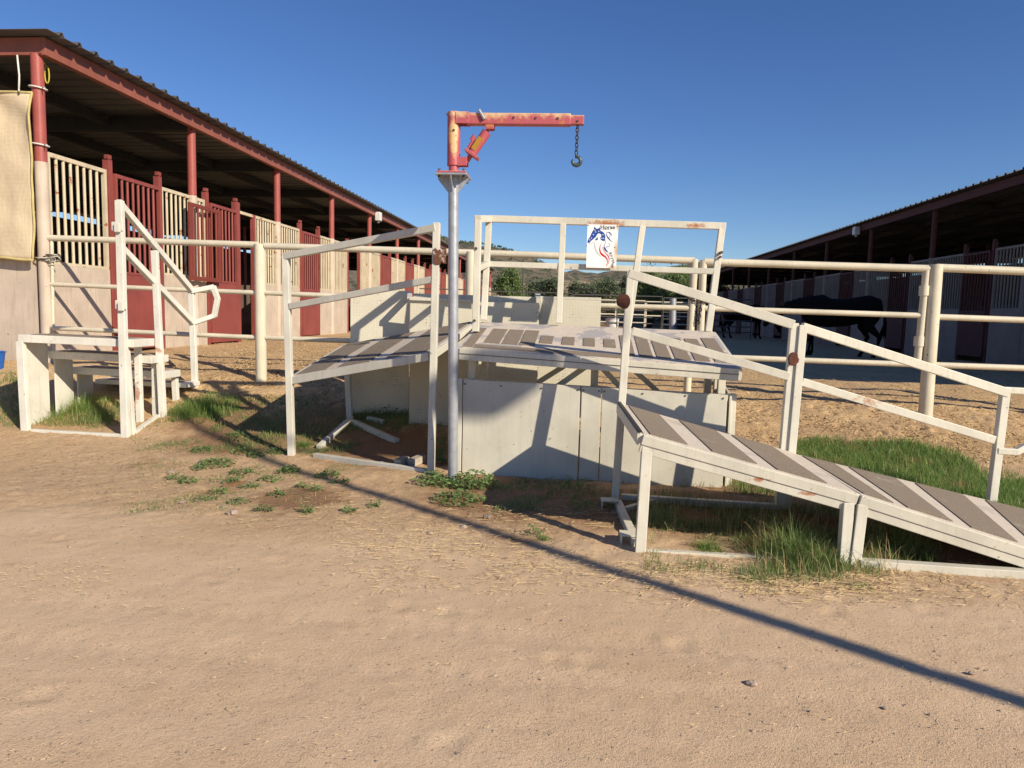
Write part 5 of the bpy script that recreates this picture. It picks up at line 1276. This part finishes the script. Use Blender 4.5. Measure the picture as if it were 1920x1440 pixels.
# ================================================================== STRAW, LITTER, STONES
def straws(mb, x0, y0, x1, y1, n, l0, l1, w_, thr=-1, sc=2.0, shape=None, soft=True):
    for _ in range(n):
        px, py = RG.uniform(x0, x1), RG.uniform(y0, y1)
        if shape and not shape(px, py): continue
        if soft:
            ex = abs((px - x0) / (x1 - x0) * 2 - 1); ey = abs((py - y0) / (y1 - y0) * 2 - 1)
            if RG.random() < ex ** 3 or RG.random() < ey ** 1.5: continue
        p = G(px, py)
        if noise.noise(p * sc) + .6 * noise.noise(p * 7) < thr: continue
        a = RG.gauss(0, .7) + (math.pi if RG.random() < .5 else 0); l = RG.uniform(l0, l1) * min(1, max(.5, p.y / 4.2)); wf = min(1, max(.45, p.y / 4.2))
        d = Vector((math.cos(a), math.sin(a), 0)); s = Vector((-d.y, d.x, 0)) * w_ * wf * RG.uniform(.6, 1.2); bend = RG.uniform(-.12, .12)
        o = len(mb.v)
        for k in range(3):
            c = p + d * l * (k / 2 - .5) + Vector((-d.y, d.x, 0)) * bend * l * (1 if k == 1 else 0); c.z = T(c.x, c.y) + .006 + (.008 * RG.random() if k != 1 else .004)
            mb.v += [c - s, c + s + Vector((0, 0, .0015))]
        for k in range(2): q_ = o + 2*k; mb.f.append((q_, q_+1, q_+3, q_+2)); mb.sm.append(False)
mb = MB()
straws(mb, 560, 930, 1420, 1130, 5600, .015, .075, .0011, -.12, 1.6)
straws(mb, 1120, 1010, 2000, 1150, 4600, .02, .085, .0012, -.1, 1.6)
straws(mb, 1350, 1070, 1700, 1125, 900, .03, .09, .0013)
straws(mb, 250, 870, 800, 1010, 1200, .012, .05, .0011, 0, 1.8)
straws(mb, 900, 900, 1250, 1010, 700, .012, .05, .0012)
straws(mb, 0, 820, 1920, 1440, 1100, .006, .032, .0008, soft=False)
straws(mb, 0, 1040, 240, 1130, 400, .01, .04, .001)
straws(mb, 1240, 930, 1900, 1060, 600, .02, .08, .0012, -.1)
tag(obj('straw', mb, M['straw']), kind='stuff')
mb = MB()
straws(mb, 0, 840, 1920, 1440, 3200, .003, .016, .0009, soft=False)
straws(mb, 640, 950, 1340, 1110, 1500, .006, .03, .0010, -.1, 2); straws(mb, 1180, 980, 1920, 1130, 1200, .006, .03, .0011, -.1, 2)
straws(mb, 0, 800, 500, 960, 1300, .006, .03, .0013)
tag(obj('litter', mb, M['debris']), kind='stuff')
mb = MB()                                  # shavings and bedding in the paddock behind
def chips(x0, y0, x1, y1, n, s0, s1):
    for _ in range(n):
        p = G(RG.uniform(x0, x1), RG.uniform(y0, y1)); s = RG.uniform(s0, s1); a = RG.uniform(0, 6.283)
        u = Vector((math.cos(a), math.sin(a), RG.gauss(0, .35))) * s; v = Vector((-math.sin(a), math.cos(a), RG.gauss(0, .35))) * s * .5
        p = p + Vector((0, 0, s * .4)); o = len(mb.v); mb.v += [p-u, p-v, p+u, p+v]; mb.f.append((o, o+1, o+2, o+3)); mb.sm.append(False)
chips(300, 632, 660, 760, 9000, .006, .018); chips(1120, 690, 1920, 870, 14000, .006, .018); chips(440, 640, 700, 700, 2500, .008, .02)
tag(obj('shavings', mb, M['chip']), kind='stuff')
def stone_mesh(mb, c, s, seed):
    rg = random.Random(seed); n1, n2 = 7, 10; vs = []
    ax, ay, az = s * rg.uniform(.8, 1.2), s * rg.uniform(.6, 1), s * rg.uniform(.35, .6)
    for i in range(n1 + 1):
        ph = math.pi * i / n1
        for j in range(n2):
            t = 2 * math.pi * j / n2; d = Vector((math.sin(ph) * math.cos(t), math.sin(ph) * math.sin(t), math.cos(ph)))
            k = 1 + .38 * noise.noise(d * 1.4 + Vector((seed, 0, 0)))
            vs.append(c + Vector((d.x * ax * k, d.y * ay * k, d.z * az * k)))
    mb.add(vs, [(i*n2+j, (i+1)*n2+j, (i+1)*n2+(j+1) % n2, i*n2+(j+1) % n2) for i in range(n1) for j in range(n2)], False)
mb = MB()
for i in range(520):
    p = G(RG.uniform(0, 1920), RG.uniform(830, 1440) if i % 3 else RG.uniform(830, 1120)); stone_mesh(mb, p + Vector((0, 0, .001)), RG.uniform(.0018, .006), i % 40)
tag(obj('gravel', mb, M['rock']), kind='stuff')
ST = [(436,963,.040,'pale pinkish stone in the dirt below the weeds'), (419,951,.022,'small white stone just above the pale pinkish stone'), (915,970,.030,'angular pale stone on the long shadow before the platform'), (869,990,.028,'pale flat stone in front of the long shadow, left of the angular one'),
      (805,1000,.020,'flat grey stone left of the pale flat stone'), (718,868,.045,'brownish stone behind the left ramp ground bar'), (1822,1263,.013,'small grey stone beside the long shadow near the right edge'), (1659,1328,.009,'small pale pebble in the open dirt at lower right'),
      (342,943,.03,'half-buried grey-green stone left of the weeds'), (451,1068,.012,'small dark pebble on the open dirt at left'), (130,1026,.012,'dark pebble on the lane at the far left'), (320,888,.035,'buried greyish stone near the furthest-left weed'), (1410,1284,.022,'pale flat stone pressed into the lane at lower right')]
for px, py, s, lab in ST:
    p = G(px, py); mb = MB(); stone_mesh(mb, p + Vector((0, 0, s * (.2 if s < .045 else -.25))), s, int(px)); tag(obj('stone', mb, M['rock']), lab, 'stone', 'loose stones in the dirt')
# old timber blocks beneath the left ramp
for a, b, lab in (((745,874,5.85),(762,868,5.95),'pale timber offcut lying beneath the left ramp'), ((770,870,5.85),(792,862,6.0),'larger pale timber block beneath the left ramp beside its leg')):
    pa, pb = at(*a), at(*b); pa.z = T(pa.x, pa.y) + .03; pb.z = T(pb.x, pb.y) + .03
    tag(obj('timber_block', MB().beam(pa, pb, .07, .06), M['wood'], None, .004), lab, 'timber')
